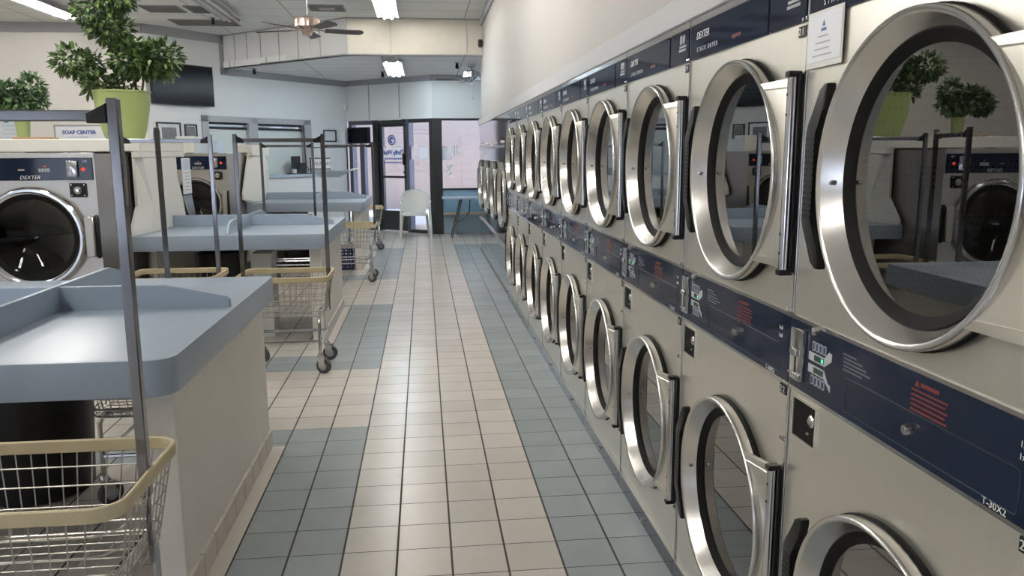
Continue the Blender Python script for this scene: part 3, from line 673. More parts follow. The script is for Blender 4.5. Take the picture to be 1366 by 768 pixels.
# ------------------------------------------------------------------ washers (fronts face -y)
def make_washer(w, r, label, loc, num, dl):
    root = thing('front_load_washer', label, 'washer', loc, 0, 'front-load washers facing the camera')
    H = 1.50; cx = -w / 2 + (-.0); cz = .935; d = .90
    mb = MB()
    # front with round hole, in xz plane at y=0
    def hole(x0, x1, z0, z1, cx, cz, r, n=64):
        ang = sorted([2 * PI * i / n for i in range(n)] + [math.atan2(b - cz, a - cx) % (2 * PI) for a in (x0, x1) for b in (z0, z1)])
        A, B = [], []
        for t in ang:
            c, s = math.cos(t), math.sin(t); k = 1e9
            if c > 1e-9: k = min(k, (x1 - cx) / c)
            if c < -1e-9: k = min(k, (x0 - cx) / c)
            if s > 1e-9: k = min(k, (z1 - cz) / s)
            if s < -1e-9: k = min(k, (z0 - cz) / s)
            A.append(mb.bm.verts.new((cx + c * k, 0, cz + s * k))); B.append(mb.bm.verts.new((cx + c * r, 0, cz + s * r)))
        for i in range(len(ang)):
            j = (i + 1) % len(ang); mb.bm.faces.new((A[i], A[j], B[j], B[i]))
    hole(-w, 0, .15, H, cx, cz, r * .93)
    for x in (-w, 0): mb.poly([(x, 0, .15), (x, d, .15), (x, d, H), (x, 0, H)])
    mb.poly([(-w, 0, H), (0, 0, H), (0, d, H), (-w, d, H)]); mb.poly([(-w, d, .15), (0, d, .15), (0, d, H), (-w, d, H)]); mb.poly([(-w, 0, .15), (0, 0, .15), (0, d, .15), (-w, d, .15)])
    mb.build('cabinet', 'washer_steel', root, smooth=0)
    MB().box(-w, 0, .03, d, 0, .15).build('plinth', 'black', root, smooth=0)
    MB().box(-w - .001, .001, -.006, .02, H - .03, H + .006, bev=.003).build('top_edge', 'washer_steel', root, smooth=0)
    hg = MB()
    for x in (-.16, -.43): hg.box(-w / .85 * .0 + x - .035, x + .035, .05, .11, H, H + .012, bev=.004)
    hg.build('lid_hinge', 'black', root)
    cp = MB().box(-w + .005, -.012, -.008, .0, 1.322, 1.470, bev=.002).build('control_panel', 'navy', root, smooth=0)
    e1, e2 = (1, 0, 0), (0, 0, 1)
    if num: text(str(num), .030, 'white_text', cp, 'lettering', (-.075, -.0085, 1.440), e1, e2)
    text('DEXTER', .036, 'white_text', cp, 'lettering', (-w * .83 + .22, -.0085, 1.330), e1, e2, shear=.3)
    cs = MB().prism(rrect(-.175, -.105, 1.345, 1.452, .008, 3), -.022, -.006, 'y', bev=.002).build('coin_slot', 'chrome', cp)
    MB().box(-.142, -.138, -.0235, -.0215, 1.36, 1.40).build('coin_slit', 'black', cp, smooth=0)
    MB().lathe([(-.016, .001), (-.016, .011), (-.006, .013)], (-.072, 0, 1.395), 'y', 14).build('start_button', 'red_led', cp)
    bt = MB()
    for q in range(4): bt.box(-.36 + .019 * q, -.345 + .019 * q, -.010, -.007, 1.378, 1.402)
    bt.build('button_row', 'grey_print', cp, smooth=0)
    MB().box(-.322, -.312, -.0095, -.0075, 1.412, 1.420).build('display', 'red_led', cp, smooth=0)
    MB().box(-.49, -.45, -.0095, -.0075, 1.388, 1.398).build('label_strip', 'tan_shade', cp, smooth=0)
    # drain lock
    lk = MB().prism(rrect(-.172, -.062, 1.205, 1.302, .008, 3), -.008, .0, 'y').build('lock_plate', 'black', root, smooth=0)
    MB().lathe([(-.03, .0005), (-.03, .008), (-.026, .012), (-.020, .026), (-.008, .028)], (-.115, 0, 1.253), 'y', 20).build('lock', 'chrome', lk)
    for xx, zz in ((-.160, 1.218), (-.075, 1.218), (-.160, 1.290), (-.075, 1.290)): MB().lathe([(-.012, .001), (-.011, .006), (-.007, .006)], (xx, 0, zz), 'y', 8).build('screw', 'chrome', lk)
    # door
    dr = MB().lathe([(.0, r), (-.02, r * 1.01), (-.05, r * .985), (-.062, r * .95), (-.062, r * .91), (-.05, r * .88), (-.045, r * .86)], (cx, 0, cz), 'y', 72).build('door', 'chrome', root)
    MB().lathe([(-.046, r * .865), (-.040, r * .80), (-.030, r * .76)], (cx, 0, cz), 'y', 64).build('gasket', 'gasket', dr)
    MB().lathe([(-.034, r * .80), (-.02, r * .72), (.03, r * .52), (.05, .001)], (cx, 0, cz), 'y', 64).build('glass', 'washer_glass', dr)
    hm = MB().box(cx + r * .98, cx + r * 1.16, -.05, -.005, cz - .14, cz + .14, bev=.008)
    hm.build('handle', 'washer_steel', dr)
    MB().box(cx + r * 1.16, cx + r * 1.22, -.03, .0, cz - .15, cz + .15, bev=.008).build('handle_grip', 'black', dr)
    MB().lathe([(.0, r * .93), (.5, r * .9), (.5, .001)], (cx, 0, cz), 'y', 40).build('drum', 'perf', root)
    return root
make_washer(.85, .345, 'near stainless front-load washer numbered 16 behind the nearest folding table', (-1.892, 5.75, 0), 16, 0)
make_washer(.74, .30, 'farther front-load washer seen above the middle folding table', (-1.892, 9.50, 0), None, 0)

# ------------------------------------------------------------------ laundry carts
def make_cart(posts=True):
    root = empty('laundry_cart'); a, b = .305, .24; zb, zr = .43, .655
    bk = MB()
    def ring(z, s): return [(x, y, z) for x, y in rrect(-a * s, a * s, -b * s, b * s, .07 * s, 4)]
    zs = [(.405, .855), (.438, .87), (.485, .895), (.545, .93), (.60, .965), (.655, 1.)]
    for z, s in zs: bk.tube(ring(z, s), .0024 if z > .45 else .0042, 5, closed=True)
    n = 12
    for side in range(4):
        for i in range(n if side % 2 == 0 else 10):
            m = n if side % 2 == 0 else 10; u = -1 + 2 * (i + .5) / m
            p = []
            for z, s in (zs[0], zs[-1]):
                x, y = ((u * (a - .05) * s, (-b if side == 0 else b) * s) if side % 2 == 0 else ((-a if side == 1 else a) * s, u * (b - .05) * s))
                p.append((x, y, z))
            bk.tube(p, .0021, 4)
    s = .86
    for i in range(11): x = -a * s + 2 * a * s * (i + .5) / 11; bk.tube([(x, -b * s, .405), (x, b * s, .405)], .0021, 4)
    for i in range(9): y = -b * s + 2 * b * s * (i + .5) / 9; bk.tube([(-a * s, y, .405), (a * s, y, .405)], .0021, 4)
    bk.build('basket', 'wire', root)
    rm = MB(); o, q = rrect(-a - .008, a + .008, -b - .008, b + .008, .072, 6), rrect(-a + .004, a - .004, -b + .004, b - .004, .060, 6)
    k = len(o); V = [[rm.bm.verts.new((x, y, z)) for x, y in pts] for pts, z in ((o, .640), (o, .678), (q, .678), (q, .640))]
    for L in range(4):
        for i in range(k): rm.bm.faces.new((V[L][i], V[L][(i + 1) % k], V[(L + 1) % 4][(i + 1) % k], V[(L + 1) % 4][i]))
    bmesh.ops.bevel(rm.bm, geom=rm.bm.edges[:], offset=.003, segments=1, affect='EDGES')
    rm.build('bumper_rim', 'rim', root)
    fr = MB(); fx, fy = .235, .185
    for sx in (-1, 1):
        fr.tube([(sx * fx, -fy, .135), (sx * fx, -fy, .37), (sx * fx, -fy + .03, .415), (sx * fx, -fy + .06, .425), (sx * fx, fy - .06, .425), (sx * fx, fy - .03, .415), (sx * fx, fy, .37), (sx * fx, fy, .135)], .0115, 8)
        fr.tube([(sx * fx, -fy, .225), (sx * fx, fy, .225)], .008, 6)
    for sy in (-1, 1): fr.tube([(-fx, sy * fy, .225), (fx, sy * fy, .225)], .009, 6)
    fr.tube([(-fx, -fy, .30), (fx, -fy, .30)], .006, 6)
    fr.build('frame', 'chrome', root)
    for (sx, sy), sw in zip(((-1, -1), (1, -1), (-1, 1), (1, 1)), (.5, 1.15, .9, 1.45)):
        c = MB(); x, y = sx * fx, sy * fy; Rz = Matrix.Translation((x, y, 0)) @ Matrix.Rotation(sw, 4, 'Z')
        c.lathe([(.108, .012), (.112, .020), (.125, .022), (.14, .016)], (0, 0, 0), 'z', 12, True, True)
        for o_ in (-.018, .014): c.box(o_, o_ + .004, -.038, .012, .045, .114, bev=.001)
        w_ = MB().lathe([(-.014, .046), (-.012, .0525), (.012, .0525), (.014, .046)], (0, -.022, .053), 'x', 24, True, True)
        h_ = MB().lathe([(-.016, .028), (.016, .028)], (0, -.022, .053), 'x', 18, True, True)
        for q in (c, w_, h_):
            for v in q.bm.verts: v.co = Rz @ v.co
        ca = c.build('caster', 'chrome', root); w_.build('wheel', 'rubber', ca); h_.build('hub', 'hub', ca)
    if posts:
        for sx in (-1, 1):
            p = MB(); x = sx * .290
            p.box(x - .0135, x + .0135, -.0135, .0135, .60, 1.625, bev=.003)
            p.prism([(-.0135, .60), (.0135, .60), (.006, .555), (-.006, .555)], x - .006, x + .006, 'x')
            p.box(x - .005, x + .005, -.005, .005, .41, .56)
            po = p.build('post', 'post', root, smooth=0)
            MB().prism([(x - sx * .013, 1.565), (x - sx * .013, 1.612), (x - sx * .060, 1.588), (x - sx * .060, 1.565)], -.016, .016, 'y', bev=.002).build('gusset', 'black', po, smooth=0)
        MB().box(-.277, .277, -.012, .012, 1.570, 1.596, bev=.003).build('hanger_bar', 'post', root, smooth=0)
    return root
ct = make_cart(); GR = 'chrome laundry carts'
def place(o, x, y, rz, lab): o.location = (x, y, 0); o.rotation_euler.z = rz; tag(o, lab, 'laundry cart', GR)
place(ct, -.704, 2.075, 0., 'laundry cart nearest the camera, at the lower left corner')
for x, y, rz, lab in ((-.632, 5.60, 0., 'chrome laundry cart in front of the middle folding table, beside the aisle'), (-1.398, 5.70, .0, 'laundry cart in front of the near washer, left of the aisle cart'),
                      (-1.09, 4.54, 1.875, 'laundry cart turned sideways behind the nearest folding table'), (-.545, 9.56, 0., 'laundry cart in front of the farthest folding table, beside the aisle'),
                      (-1.225, 9.52, 0., 'laundry cart in front of the farther washer, left of another cart')):
    place(dup(ct), x, y, rz, lab)
for x, y, rz, lab in ((-.868, 3.62, PI / 2, 'low laundry cart without hanging rack stored under the nearest folding table'), (-.63, 12.75, .12, 'low laundry cart just beyond the farthest folding table')):
    place(dup(ct, None, ('post', 'hanger_bar')), x, y, rz, lab)

# bins and baskets under the tables
def bin_(label, x, y, r, h, m='black'):
    b = thing('trash_bin', label, 'bin', (x, y, 0), 0, 'bins under the folding tables')
    MB().lathe([(0, r * .80), (.01, r * .84), (h - .03, r), (h, r), (h, r * .96), (.02, r * .80), (.02, .001)], (0, 0, 0), 'z', 28, True).build('body', m, b)
    MB().lathe([(h - .03, r * 1.0), (h - .03, r * 1.04), (h + .002, r * 1.04), (h + .002, r * .97)], (0, 0, 0), 'z', 28).build('rim', m, b)
    return b
bin_('black plastic bin under the nearest folding table', -1.42, 3.62, .26, .72)
bin_('black plastic bin under the middle folding table', -1.33, 6.75, .19, .70)
bin_('black bin under the farthest folding table', -1.35, 10.75, .20, .70)
wb = thing('white_carton', 'white upright carton beside the black bin under the middle table', 'box', (-.99, 6.70, 0))
MB().box(-.075, .075, -.12, .12, 0, .66, bev=.004).build('body', 'white_plastic', wb, smooth=0)
MB().box(-.078, .078, -.123, .123, .60, .70, bev=.004).build('lid', 'white_plastic', wb, smooth=0)
def crate(label, x, y, z, w, d, h, m):
    c = thing('plastic_crate', label, 'crate', (x, y, z), 0, 'crates under the farthest table'); mb = MB()
    for i in range(4): mb.box(-w / 2, w / 2, -d / 2, -d / 2 + .006, h * i / 3.4, h * i / 3.4 + .022).box(-w / 2, w / 2, d / 2 - .006, d / 2, h * i / 3.4, h * i / 3.4 + .022).box(-w / 2, -w / 2 + .006, -d / 2, d / 2, h * i / 3.4, h * i / 3.4 + .022).box(w / 2 - .006, w / 2, -d / 2, d / 2, h * i / 3.4, h * i / 3.4 + .022)
    for i in range(8):
        x_ = -w / 2 + w * i / 7
        for y_ in (-d / 2, d / 2 - .006): mb.box(min(x_, w / 2 - .016), min(x_, w / 2 - .016) + .016, y_, y_ + .006, 0, h * 3 / 3.4)
    mb.box(-w / 2, w / 2, -d / 2, d / 2, 0, .008)
    mb.build('lattice', m, c, smooth=0)
    MB().tube([(a, b, h * 3 / 3.4 + .015) for a, b in rrect(-w / 2 - .005, w / 2 + .005, -d / 2 - .005, d / 2 + .005, .03, 3)], .012, 6, closed=True).build('rim', m, c)
crate('dark navy lattice crate on the floor behind the far aisle cart', -.80, 10.62, 0, .40, .36, .30, 'navy_plastic')
crate('blue lattice crate on the floor at the far end of the farthest table', -1.12, 11.75, 0, .34, .34, .62, 'navy_plastic')

# ------------------------------------------------------------------ plants
def plant(name, label, loc, prof, pr, clusters, leafm, nleaf, ll, trunkpts, group):
    root = thing(name, label, 'potted plant', loc, 0, group)
    pot = MB().lathe(prof, (0, 0, 0), 'z', 40, True).build('pot', 'pot', root)
    h = prof[-1][0]
    MB().lathe([(pr[0], pr[1]), (pr[0] + .006, .001)], (0, 0, 0), 'z', 24).build('soil', 'soil', root)
    st = MB()
    for tp in trunkpts: st.tube(tp, .009, 6, rs=[.011 - .006 * i / (len(tp) - 1) for i in range(len(tp))])
    st.build('stem', 'bark', root)
    fo = MB(); rnd = random.Random(len(label))
    tot = sum(c[3] * c[4] * c[5] for c in clusters)
    for (cx, cy, cz, rx, ry, rz) in clusters:
        m = int(nleaf * (rx * ry * rz) ** .67 / sum((c[3] * c[4] * c[5]) ** .67 for c in clusters))
        for _ in range(m):
            while True:
                v = Vector((rnd.uniform(-1, 1), rnd.uniform(-1, 1), rnd.uniform(-1, 1)))
                if .05 < v.length < 1: break
            v = v * (v.length ** -.45)
            p = Vector((cx + v.x * rx, cy + v.y * ry, cz + v.z * rz))
            d = (v.normalized() + Vector((rnd.gauss(0, .5), rnd.gauss(0, .5), rnd.gauss(-.15, .5)))).normalized()
            sd_ = d.cross(Vector((rnd.gauss(0, .4), rnd.gauss(0, .4), 1))).normalized(); nn = sd_.cross(d)
            L = ll * rnd.uniform(.7, 1.25); W = L * .20
            q = [p, p + d * L * .3 + sd_ * W, p + d * L * .7 + sd_ * W * .8 - nn * L * .04, p + d * L - nn * L * .12, p + d * L * .7 - sd_ * W * .8 - nn * L * .04, p + d * L * .3 - sd_ * W, p + d * L * .5 - nn * L * .06]
            vs = [fo.bm.verts.new(x) for x in q]
            for f in ((0, 1, 6), (1, 2, 6), (2, 3, 6), (3, 4, 6), (4, 5, 6), (5, 0, 6)): fo.bm.faces.new([vs[i] for i in f])
    fo.build('foliage', leafm, root, smooth=60, normals=False)
    return root
PX = (-2.095, 6.95, 1.611)
cl = [(-.12, 0, 1.06, .19, .19, .20), (.0, .02, 1.16, .17, .16, .14), (-.05, 0, .88, .16, .15, .11), (.0, .03, .775, .10, .10, .06),
      (-.34, -.03, .625, .145, .16, .11), (-.24, .02, .60, .10, .12, .09), (.09, -.02, .66, .15, .16, .14), (.17, .02, .60, .12, .16, .10), (.26, .0, .655, .15, .17, .12), (.345, .0, .665, .135, .15, .12), (.32, .02, .56, .10, .12, .06),
      (-.16, -.04, .46, .13, .13, .065), (-.22, 0, .40, .06, .08, .06), (.0, 0, .44, .11, .11, .07)]
plant('potted_schefflera', 'large bushy plant in a big green pot on the cream cover', PX,
      [(0, .135), (.02, .150), (.12, .178), (.25, .202), (.36, .212), (.375, .214), (.378, .222), (.390, .222), (.390, .205), (.35, .203)], (.355, .203), cl, 'leaf', 4200, .062,
      [[(0, 0, .34), (-.03, 0, .5), (-.07, .01, .75), (-.08, 0, 1.0)], [(.03, .02, .34), (.0, .02, .6), (-.02, .02, .9), (-.03, .02, 1.1)], [(.05, 0, .34), (.12, 0, .5), (.22, .0, .62), (.38, .0, .66)], [(-.05, 0, .34), (-.14, -.02, .46), (-.25, -.02, .56), (-.36, -.03, .62)], [(.1, .03, .34), (.11, .03, .5), (.12, .0, .68)], [(.15, 0, .34), (.18, 0, .48), (.17, 0, .58)]], 'plants in green pots')
K = .67
cl2 = [tuple(v * K for v in c) for c in [(-.17, 0, .58, .19, .17, .13), (-.32, 0, .48, .16, .15, .14), (.0, 0, .48, .18, .16, .12), (.16, 0, .64, .12, .12, .17), (.20, .0, .48, .09, .10, .12), (.03, 0, .38, .13, .12, .05)]]
plant('potted_fern', 'smaller pale leafy plant in a narrow green pot, left of the big one', (-3.005, 7.22, 1.611),
      [(h * K, r * K) for h, r in [(0, .06), (.01, .066), (.27, .090), (.285, .092), (.285, .082), (.25, .080)]], (.25 * K, .080 * K), cl2, 'leaf_pale', 2000, .058,
      [[tuple(v * K for v in q) for q in tp] for tp in [[(0, 0, .24), (-.05, 0, .4), (-.17, 0, .58)], [(.01, 0, .24), (.08, 0, .4), (.16, 0, .62)], [(0, 0, .24), (-.15, 0, .38), (-.3, 0, .48)], [(0, 0, .24), (.0, .0, .5)]]], 'plants in green pots')

# ------------------------------------------------------------------ ceiling fixtures
def light(name_label, x, y0, y1, z, on, tube='tube_on', group='ceiling strip lights'):
    L = thing('strip_light', name_label, 'ceiling light', (x, y0, z - .003), 0, group); d = y1 - y0
    MB().prism([(-.075, 0), (.075, 0), (.055, -.045), (-.055, -.045)], 0, d, 'y').build('housing', 'fixture', L, smooth=0)
    MB().prism([(-.150, -.070), (-.055, -.035), (-.050, -.041), (-.145, -.077)], 0, d, 'y').build('reflector', 'fixture', L, smooth=0)
    MB().prism([(.150, -.070), (.055, -.035), (.050, -.041), (.145, -.077)], 0, d, 'y').build('reflector', 'fixture', L, smooth=0)
    for s in (-.05, .05):
        MB().tube([(s, .03, -.080), (s, d - .03, -.080)], .0135, 10).build('tube', tube if on else 'tube_off', L)
    for y in (.0, d - .02): MB().box(-.075, .075, y, y + .02, -.075, -.035).build('end_bracket', 'fixture', L, smooth=0)
    return L
light('lit strip light over the aisle, just before the soffit', -.10, 9.20, 11.60, HI, True)
light('lit strip light on the low ceiling by the entrance', -.09, 12.3, 14.35, LO, True, 'tube_cool')
light('unlit twin-tube strip light near the grey ceiling vents', -2.27, 9.65, 12.05, HI, False)
light('lit strip light at upper left, behind the plant top', -4.42, 9.55, 11.95, HI, True)
for x, y, lab in ((-.10, 4.6, 'above the aisle over the middle cart'), (-2.27, 5.0, 'over the near washer and its plumbing cover'), (-2.27, .6, 'over the nearest folding table, out to the left'), (-4.42, 5.0, 'at far left above the washer row'), (-4.42, .6, 'at far left beside the camera'), (-2.27, -3.6, 'behind the camera on the left')):
    light('lit strip light ' + lab, x, y, y + 2.4, HI, True)
def vent(label, x0, x1, y0, y1, diff=False):
    v = thing('ceiling_vent', label, 'vent', ((x0 + x1) / 2, (y0 + y1) / 2, HI), 0, 'grey ceiling vents'); w, d = (x1 - x0) / 2, (y1 - y0) / 2
    fr = MB()
    for a in ((-w, w, -d, -d + .02), (-w, w, d - .02, d), (-w, -w + .02, -d, d), (w - .02, w, -d, d)): fr.box(a[0], a[1], a[2], a[3], -.012, .0)
    fr.build('frame', 'trim', v, smooth=0)
    g = MB(); g.box(-w, w, -d, d, -.004, -.001)
    for i in range(10): y = -d + .03 + (2 * d - .06) * i / 9; g.box(-w + .02, w - .02, y - .004, y + .010, -.010, -.004)
    g.build('grille', 'vent', v, smooth=0)
    if diff: MB().box(-w * .42, w * .42, -d * .35, d * .35, -.018, -.010).build('centre_plate', 'grey_frame', v, smooth=0)
vent('grey ceiling return vent left of the unlit strip light, nearer one', -3.33, -2.83, 11.30, 11.80)
vent('small grey ceiling vent beside the unlit strip light', -2.76, -2.42, 11.30, 11.82)
vent('wide grey ceiling vent close to the angled wall', -3.28, -2.36, 12.40, 12.94)
vent('square grey ceiling diffuser to the right of the ceiling fan', -1.14, -.66, 11.07, 11.54, True)
vent('grey ceiling vent above the ceiling fan at the top edge', -1.62, -1.16, 10.25, 10.68)
def sprinkler(label, x, y, z):
    s = thing('sprinkler_head', label, 'sprinkler', (x, y, z), 0, 'ceiling sprinkler heads')
    MB().lathe([(-.012, .04), (0., .05)], (0, 0, 0), 'z', 16, True).build('collar', 'fixture', s)
    MB().lathe([(-.10, .012), (-.085, .03), (-.03, .022), (-.012, .015)], (0, 0, 0), 'z', 12, True).build('nozzle', 'black', s)
sprinkler('sprinkler head on the high ceiling by the wide vent', -2.60, 12.2, HI)
sprinkler('sprinkler head on the low ceiling by the angled wall', -2.42, 14.0, LO)
sprinkler('sprinkler head on the low ceiling left of the strip light', -.33, 14.4, LO)
sprinkler('sprinkler head on the low ceiling near the far fan', .90, 12.9, LO)
def fan(label, loc, drop, angs, ln_, bm_):
    f = thing('ceiling_fan', label, 'ceiling fan', loc, 0, 'ceiling fans')
    MB().lathe([(0, .07), (-.04, .06), (-.05, .02)], (0, 0, 0), 'z', 20).lathe([(-.05, .012), (-drop, .012)], (0, 0, 0), 'z', 10).build('downrod', 'fixture', f)
    MB().lathe([(-drop + .02, .02), (-drop, .10), (-drop - .02, .14), (-drop - .10, .14), (-drop - .12, .09), (-drop - .15, .06), (-drop - .19, .05), (-drop - .20, .001)], (0, 0, 0), 'z', 28).build('motor', bm_, f)
    for a in angs:
        b = MB(); Tm = Matrix.Rotation(a, 4, 'Z') @ Matrix.Translation((0, 0, -drop - .13)) @ Matrix.Rotation(-.24, 4, 'X')
        pts = [(.20, -.05)] + arc(ln_ - .07, 0, .068, -PI / 2, PI / 2, 8) + [(.20, .05)]
        b.prism(pts, -.004, .004, 'z')
        for v in b.bm.verts: v.co = Tm @ v.co
        bl = b.build('blade', 'fan_blade', f)
        i = MB(); i.box(.09, .26, -.014, .014, -.002, .005)
        for v in i.bm.verts: v.co = Tm @ v.co
        i.build('blade_iron', bm_, bl)
    MB().tube([(.03, 0, -drop - .19), (.03, 0, -drop - .42)], .002, 4).ball((.03, 0, -drop - .43), .012, u=8, v=6).build('pull_chain', 'fixture', f)
fan('ceiling fan hanging on a long rod in front of the soffit', (-.93, 9.5, HI), .42, [math.radians(a) for a in (16, 88, 160, 232, 304)], .64, 'fan_body')
fan('far ceiling fan on the low ceiling, half hidden by the right wall', (1.14, 13.2, LO), .10, [math.radians(a) for a in (175, 247, 319, 31, 103)], .58, 'chrome')
ws = thing('wall_speaker', 'small round black speaker on the corner below the soffit top', 'speaker', (RW, 11.9, 3.06))
MB().lathe([(-.01, .055), (-.05, .06), (-.07, .045), (-.072, .001)], (0, 0, 0), 'x', 18).build('body', 'black', ws)
MB().box(-.012, .0, -.03, .03, -.03, .03).build('bracket', 'black', ws, smooth=0)
pc = thing('pull_cord', 'thin cord with small weight hanging from the ceiling left of the fan', 'cord', (-1.72, 9.9, HI))
MB().tube([(0, 0, 0), (0, 0, -.12)], .003, 5).build('string', 'black', pc)
MB().lathe([(-.17, .004), (-.16, .012), (-.12, .004)], (0, 0, 0), 'z', 8, True, True).build('weight', 'black', pc)

# ------------------------------------------------------------------ things on the walls
RZ1 = math.atan2(D1.y, D1.x)
def onwall(name, label, cat, t, z, group=None):
    p = W1(t, 0, z); o = thing(name, label, cat, p, 0, group)
    return o
def wb1(o, mb, t0, t1, d0, d1, z0, z1, bev=0.):
    Tm = Matrix(((D1.x, N1.x, 0, 0), (D1.y, N1.y, 0, 0), (0, 0, 1, 0), (0, 0, 0, 1)))
    return mb.box(t0, t1, d0, d1, z0, z1, bev=bev, T=Tm)
tv = onwall('television', 'large black flat television on the wall behind the plant', 'television', 3.80, 2.26)
wb1(tv, MB(), -.56, .56, -.10, -.06, 0, .62, .004).build('casing', 'black', tv, smooth=0)
wb1(tv, MB(), -.545, .545, -.103, -.0995, .015, .605).build('screen', 'black_gloss', tv, smooth=0)
wb1(tv, MB(), -.15, .15, -.06, 0, .2, .45).build('mount', 'black', tv, smooth=0)
def frame(name, label, t0, t1, z0, z1, m, inner, group='framed pictures on the angled wall', mw=.0):
    f = onwall(name, label, 'picture frame', (t0 + t1) / 2, z0, group); w = (t1 - t0) / 2; h = z1 - z0; b = .025
    mb = MB(); wb1(f, mb, -w, w, -.02, 0, 0, b); wb1(f, mb, -w, w, -.02, 0, h - b, h); wb1(f, mb, -w, -w + b, -.02, 0, b, h - b); wb1(f, mb, w - b, w, -.02, 0, b, h - b)
    mb.build('frame', m, f, smooth=0)
    wb1(f, MB(), -w + b, w - b, -.010, -.002, b, h - b).build('mat_board', 'paper', f, smooth=0)
    wb1(f, MB(), -w + b + mw, w - b - mw, -.013, -.010, b + mw * .6, h - b - mw * .9).build('picture', inner, f, smooth=0)
frame('picture_frame', 'black-framed photo of buildings below the television, wider one', 3.84, 4.27, 1.64, 1.99, 'black_frame', 'photo', mw=.06)
frame('picture_frame', 'small black-framed photo right of the wider frame', 3.54, 3.77, 1.68, 1.97, 'black_frame', 'photo', mw=.01)
frame('picture_frame', 'small framed certificate right of the service window', .34, .68, 1.72, 1.95, 'black_frame', 'paper', mw=.03)
se = onwall('motion_sensor', 'small white motion sensor in the corner above the shop window', 'sensor', .05, 2.36)
wb1(se, MB(), -.03, .03, -.05, 0, 0, .10, .01).build('body', 'white_plastic', se)
wb1(se, MB(), -.015, .015, -.054, -.048, .02, .05).build('lens', 'grey_print', se, smooth=0)
# counter and till
ctr = onwall('service_counter', 'pale blue counter shelf below the service window', 'counter', 1.9, 0)
wb1(ctr, MB(), -.95, 1.2, -.32, -.001, 1.09, 1.13, .004).build('counter_top', 'pale_tray', ctr, smooth=0)
wb1(ctr, MB(), -.93, 1.18, -.28, -.001, .0, 1.09).build('counter_front', 'wall_cool', ctr, smooth=0)
ps = onwall('point_of_sale_terminal', 'black payment terminal standing on the service counter', 'terminal', 1.45, 1.131)
wb1(ps, MB(), -.26, .26, -.27, -.05, 0, .015).build('base', 'black', ps, smooth=0)
wb1(ps, MB(), -.09, .13, -.2, -.08, .015, .20, .004).build('printer', 'black', ps, smooth=0)
sc_ = wb1(ps, MB(), .06, .26, -.2, -.18, .10, .32, .004); sc_.build('screen', 'black', ps, smooth=0)
wb1(ps, MB(), .12, .20, -.18, -.14, .0, .2).build('stand', 'white_plastic', ps, smooth=0)
cd_ = onwall('power_cord', 'black cord hanging beside the service window down to the counter', 'cord', 1.22, 1.14)
mb = MB(); Tc = [W1(1.22, -.04, 2.0), W1(1.22, -.045, 1.5), W1(1.21, -.05, 1.28), W1(1.14, -.05, 1.2), W1(1.25, -.06, 1.16)]
mb.tube([tuple(Vector(p) - Vector(W1(1.22, 0, 1.14))) for p in Tc], .010, 6); mb.build('cable', 'black', cd_)
# scale with sign in front of the service counter
scl = thing('laundry_scale', 'pale blue laundry scale tray with small sign, on a thin pole', 'scale', (-.93, 13.2, 0))
MB().tube([(.045, .02, 0), (.045, .02, 1.60)], .013, 8).lathe([(0, .14), (.015, .14), (.03, .02)], (.045, .02, 0), 'z', 20, True).build('pole', 'post', scl)
MB().tube([(.045, .02, 1.595), (-.50, .02, 1.595)], .009, 6).build('arm', 'post', scl)
tr = MB(); o = [(-.50, -.16), (.10, -.16), (.10, .16), (-.50, .16)]; q = [(-.36, -.08), (-.08, -.08), (-.08, .08), (-.36, .08)]
A = [tr.bm.verts.new((x, y, 1.225)) for x, y in o]; B = [tr.bm.verts.new((x, y, 1.12)) for x, y in q]; Cc = [tr.bm.verts.new((x * 1.0, y, 1.24)) for x, y in o]
tr.bm.faces.new(B)
for i in range(4): tr.bm.faces.new((A[i], A[(i + 1) % 4], B[(i + 1) % 4], B[i])); tr.bm.faces.new((A[i], A[(i + 1) % 4], Cc[(i + 1) % 4], Cc[i]))
tr.build('tray', 'pale_tray', scl, smooth=0)
MB().tube([(.10, 0, 1.232), (.16, 0, 1.25), (.22, 0, 1.25)], .016, 8).build('spout', 'white_plastic', scl)
sg = MB().box(-.50, -.20, -.175, -.165, 1.26, 1.42).build('sign_board', 'paper', scl, smooth=0)
MB().box(-.515, -.20, -.18, -.162, 1.415, 1.432).box(-.515, -.20, -.18, -.162, 1.25, 1.266).box(-.52, -.50, -.18, -.162, 1.2, 1.432).build('sign_frame', 'black_frame', sg, smooth=0)
text('LAUNDRY', .075, 'blue_text', sg, 'lettering', (-.49, -.1756, 1.315), (1, 0, 0), (0, 0, 1), space=.85)
# left wall things (facing -y at y = 12.85)
sg = thing('soap_sign', 'white sign reading SOAP CENTER on the left wall', 'sign', (-4.77, 12.85, 1.60))
MB().box(-.375, .40, -.04, 0, 0, .33, bev=.004).build('board', 'paper', sg, smooth=0)
fb = MB(); fb.box(-.385, -.365, -.045, 0, 0, .34).box(-.385, .41, -.045, 0, .32, .34).build('edge', 'trim', sg, smooth=0)
text('SOAP CENTER', .075, 'blue_text', sg, 'lettering', (-.27, -.0415, .205), (1, 0, 0), (0, 0, 1), space=1.0, bold=.004)
MB().box(-.20, .10, -.0415, -.04, .15, .17).build('small_print', 'notice_blue', sg, smooth=0)
po = thing('poster', 'pale poster with two bright blue discs on the left wall', 'poster', (-5.75, 12.85, 1.62))
MB().box(-.25, .23, -.008, 0, 0, .44).build('sheet', 'poster', po, smooth=0)
MB().lathe([(-.012, .001), (-.012, .05), (-.008, .05)], (.14, 0, .385), 'y', 20).lathe([(-.012, .001), (-.012, .05), (-.008, .05)], (-.08, 0, .40), 'y', 20).build('discs', 'sky_blue', po)
ln = MB()
for i in range(5): ln.box(-.15 + .03 * (i % 2), .18, -.0095, -.008, .30 - .06 * i, .325 - .06 * i)
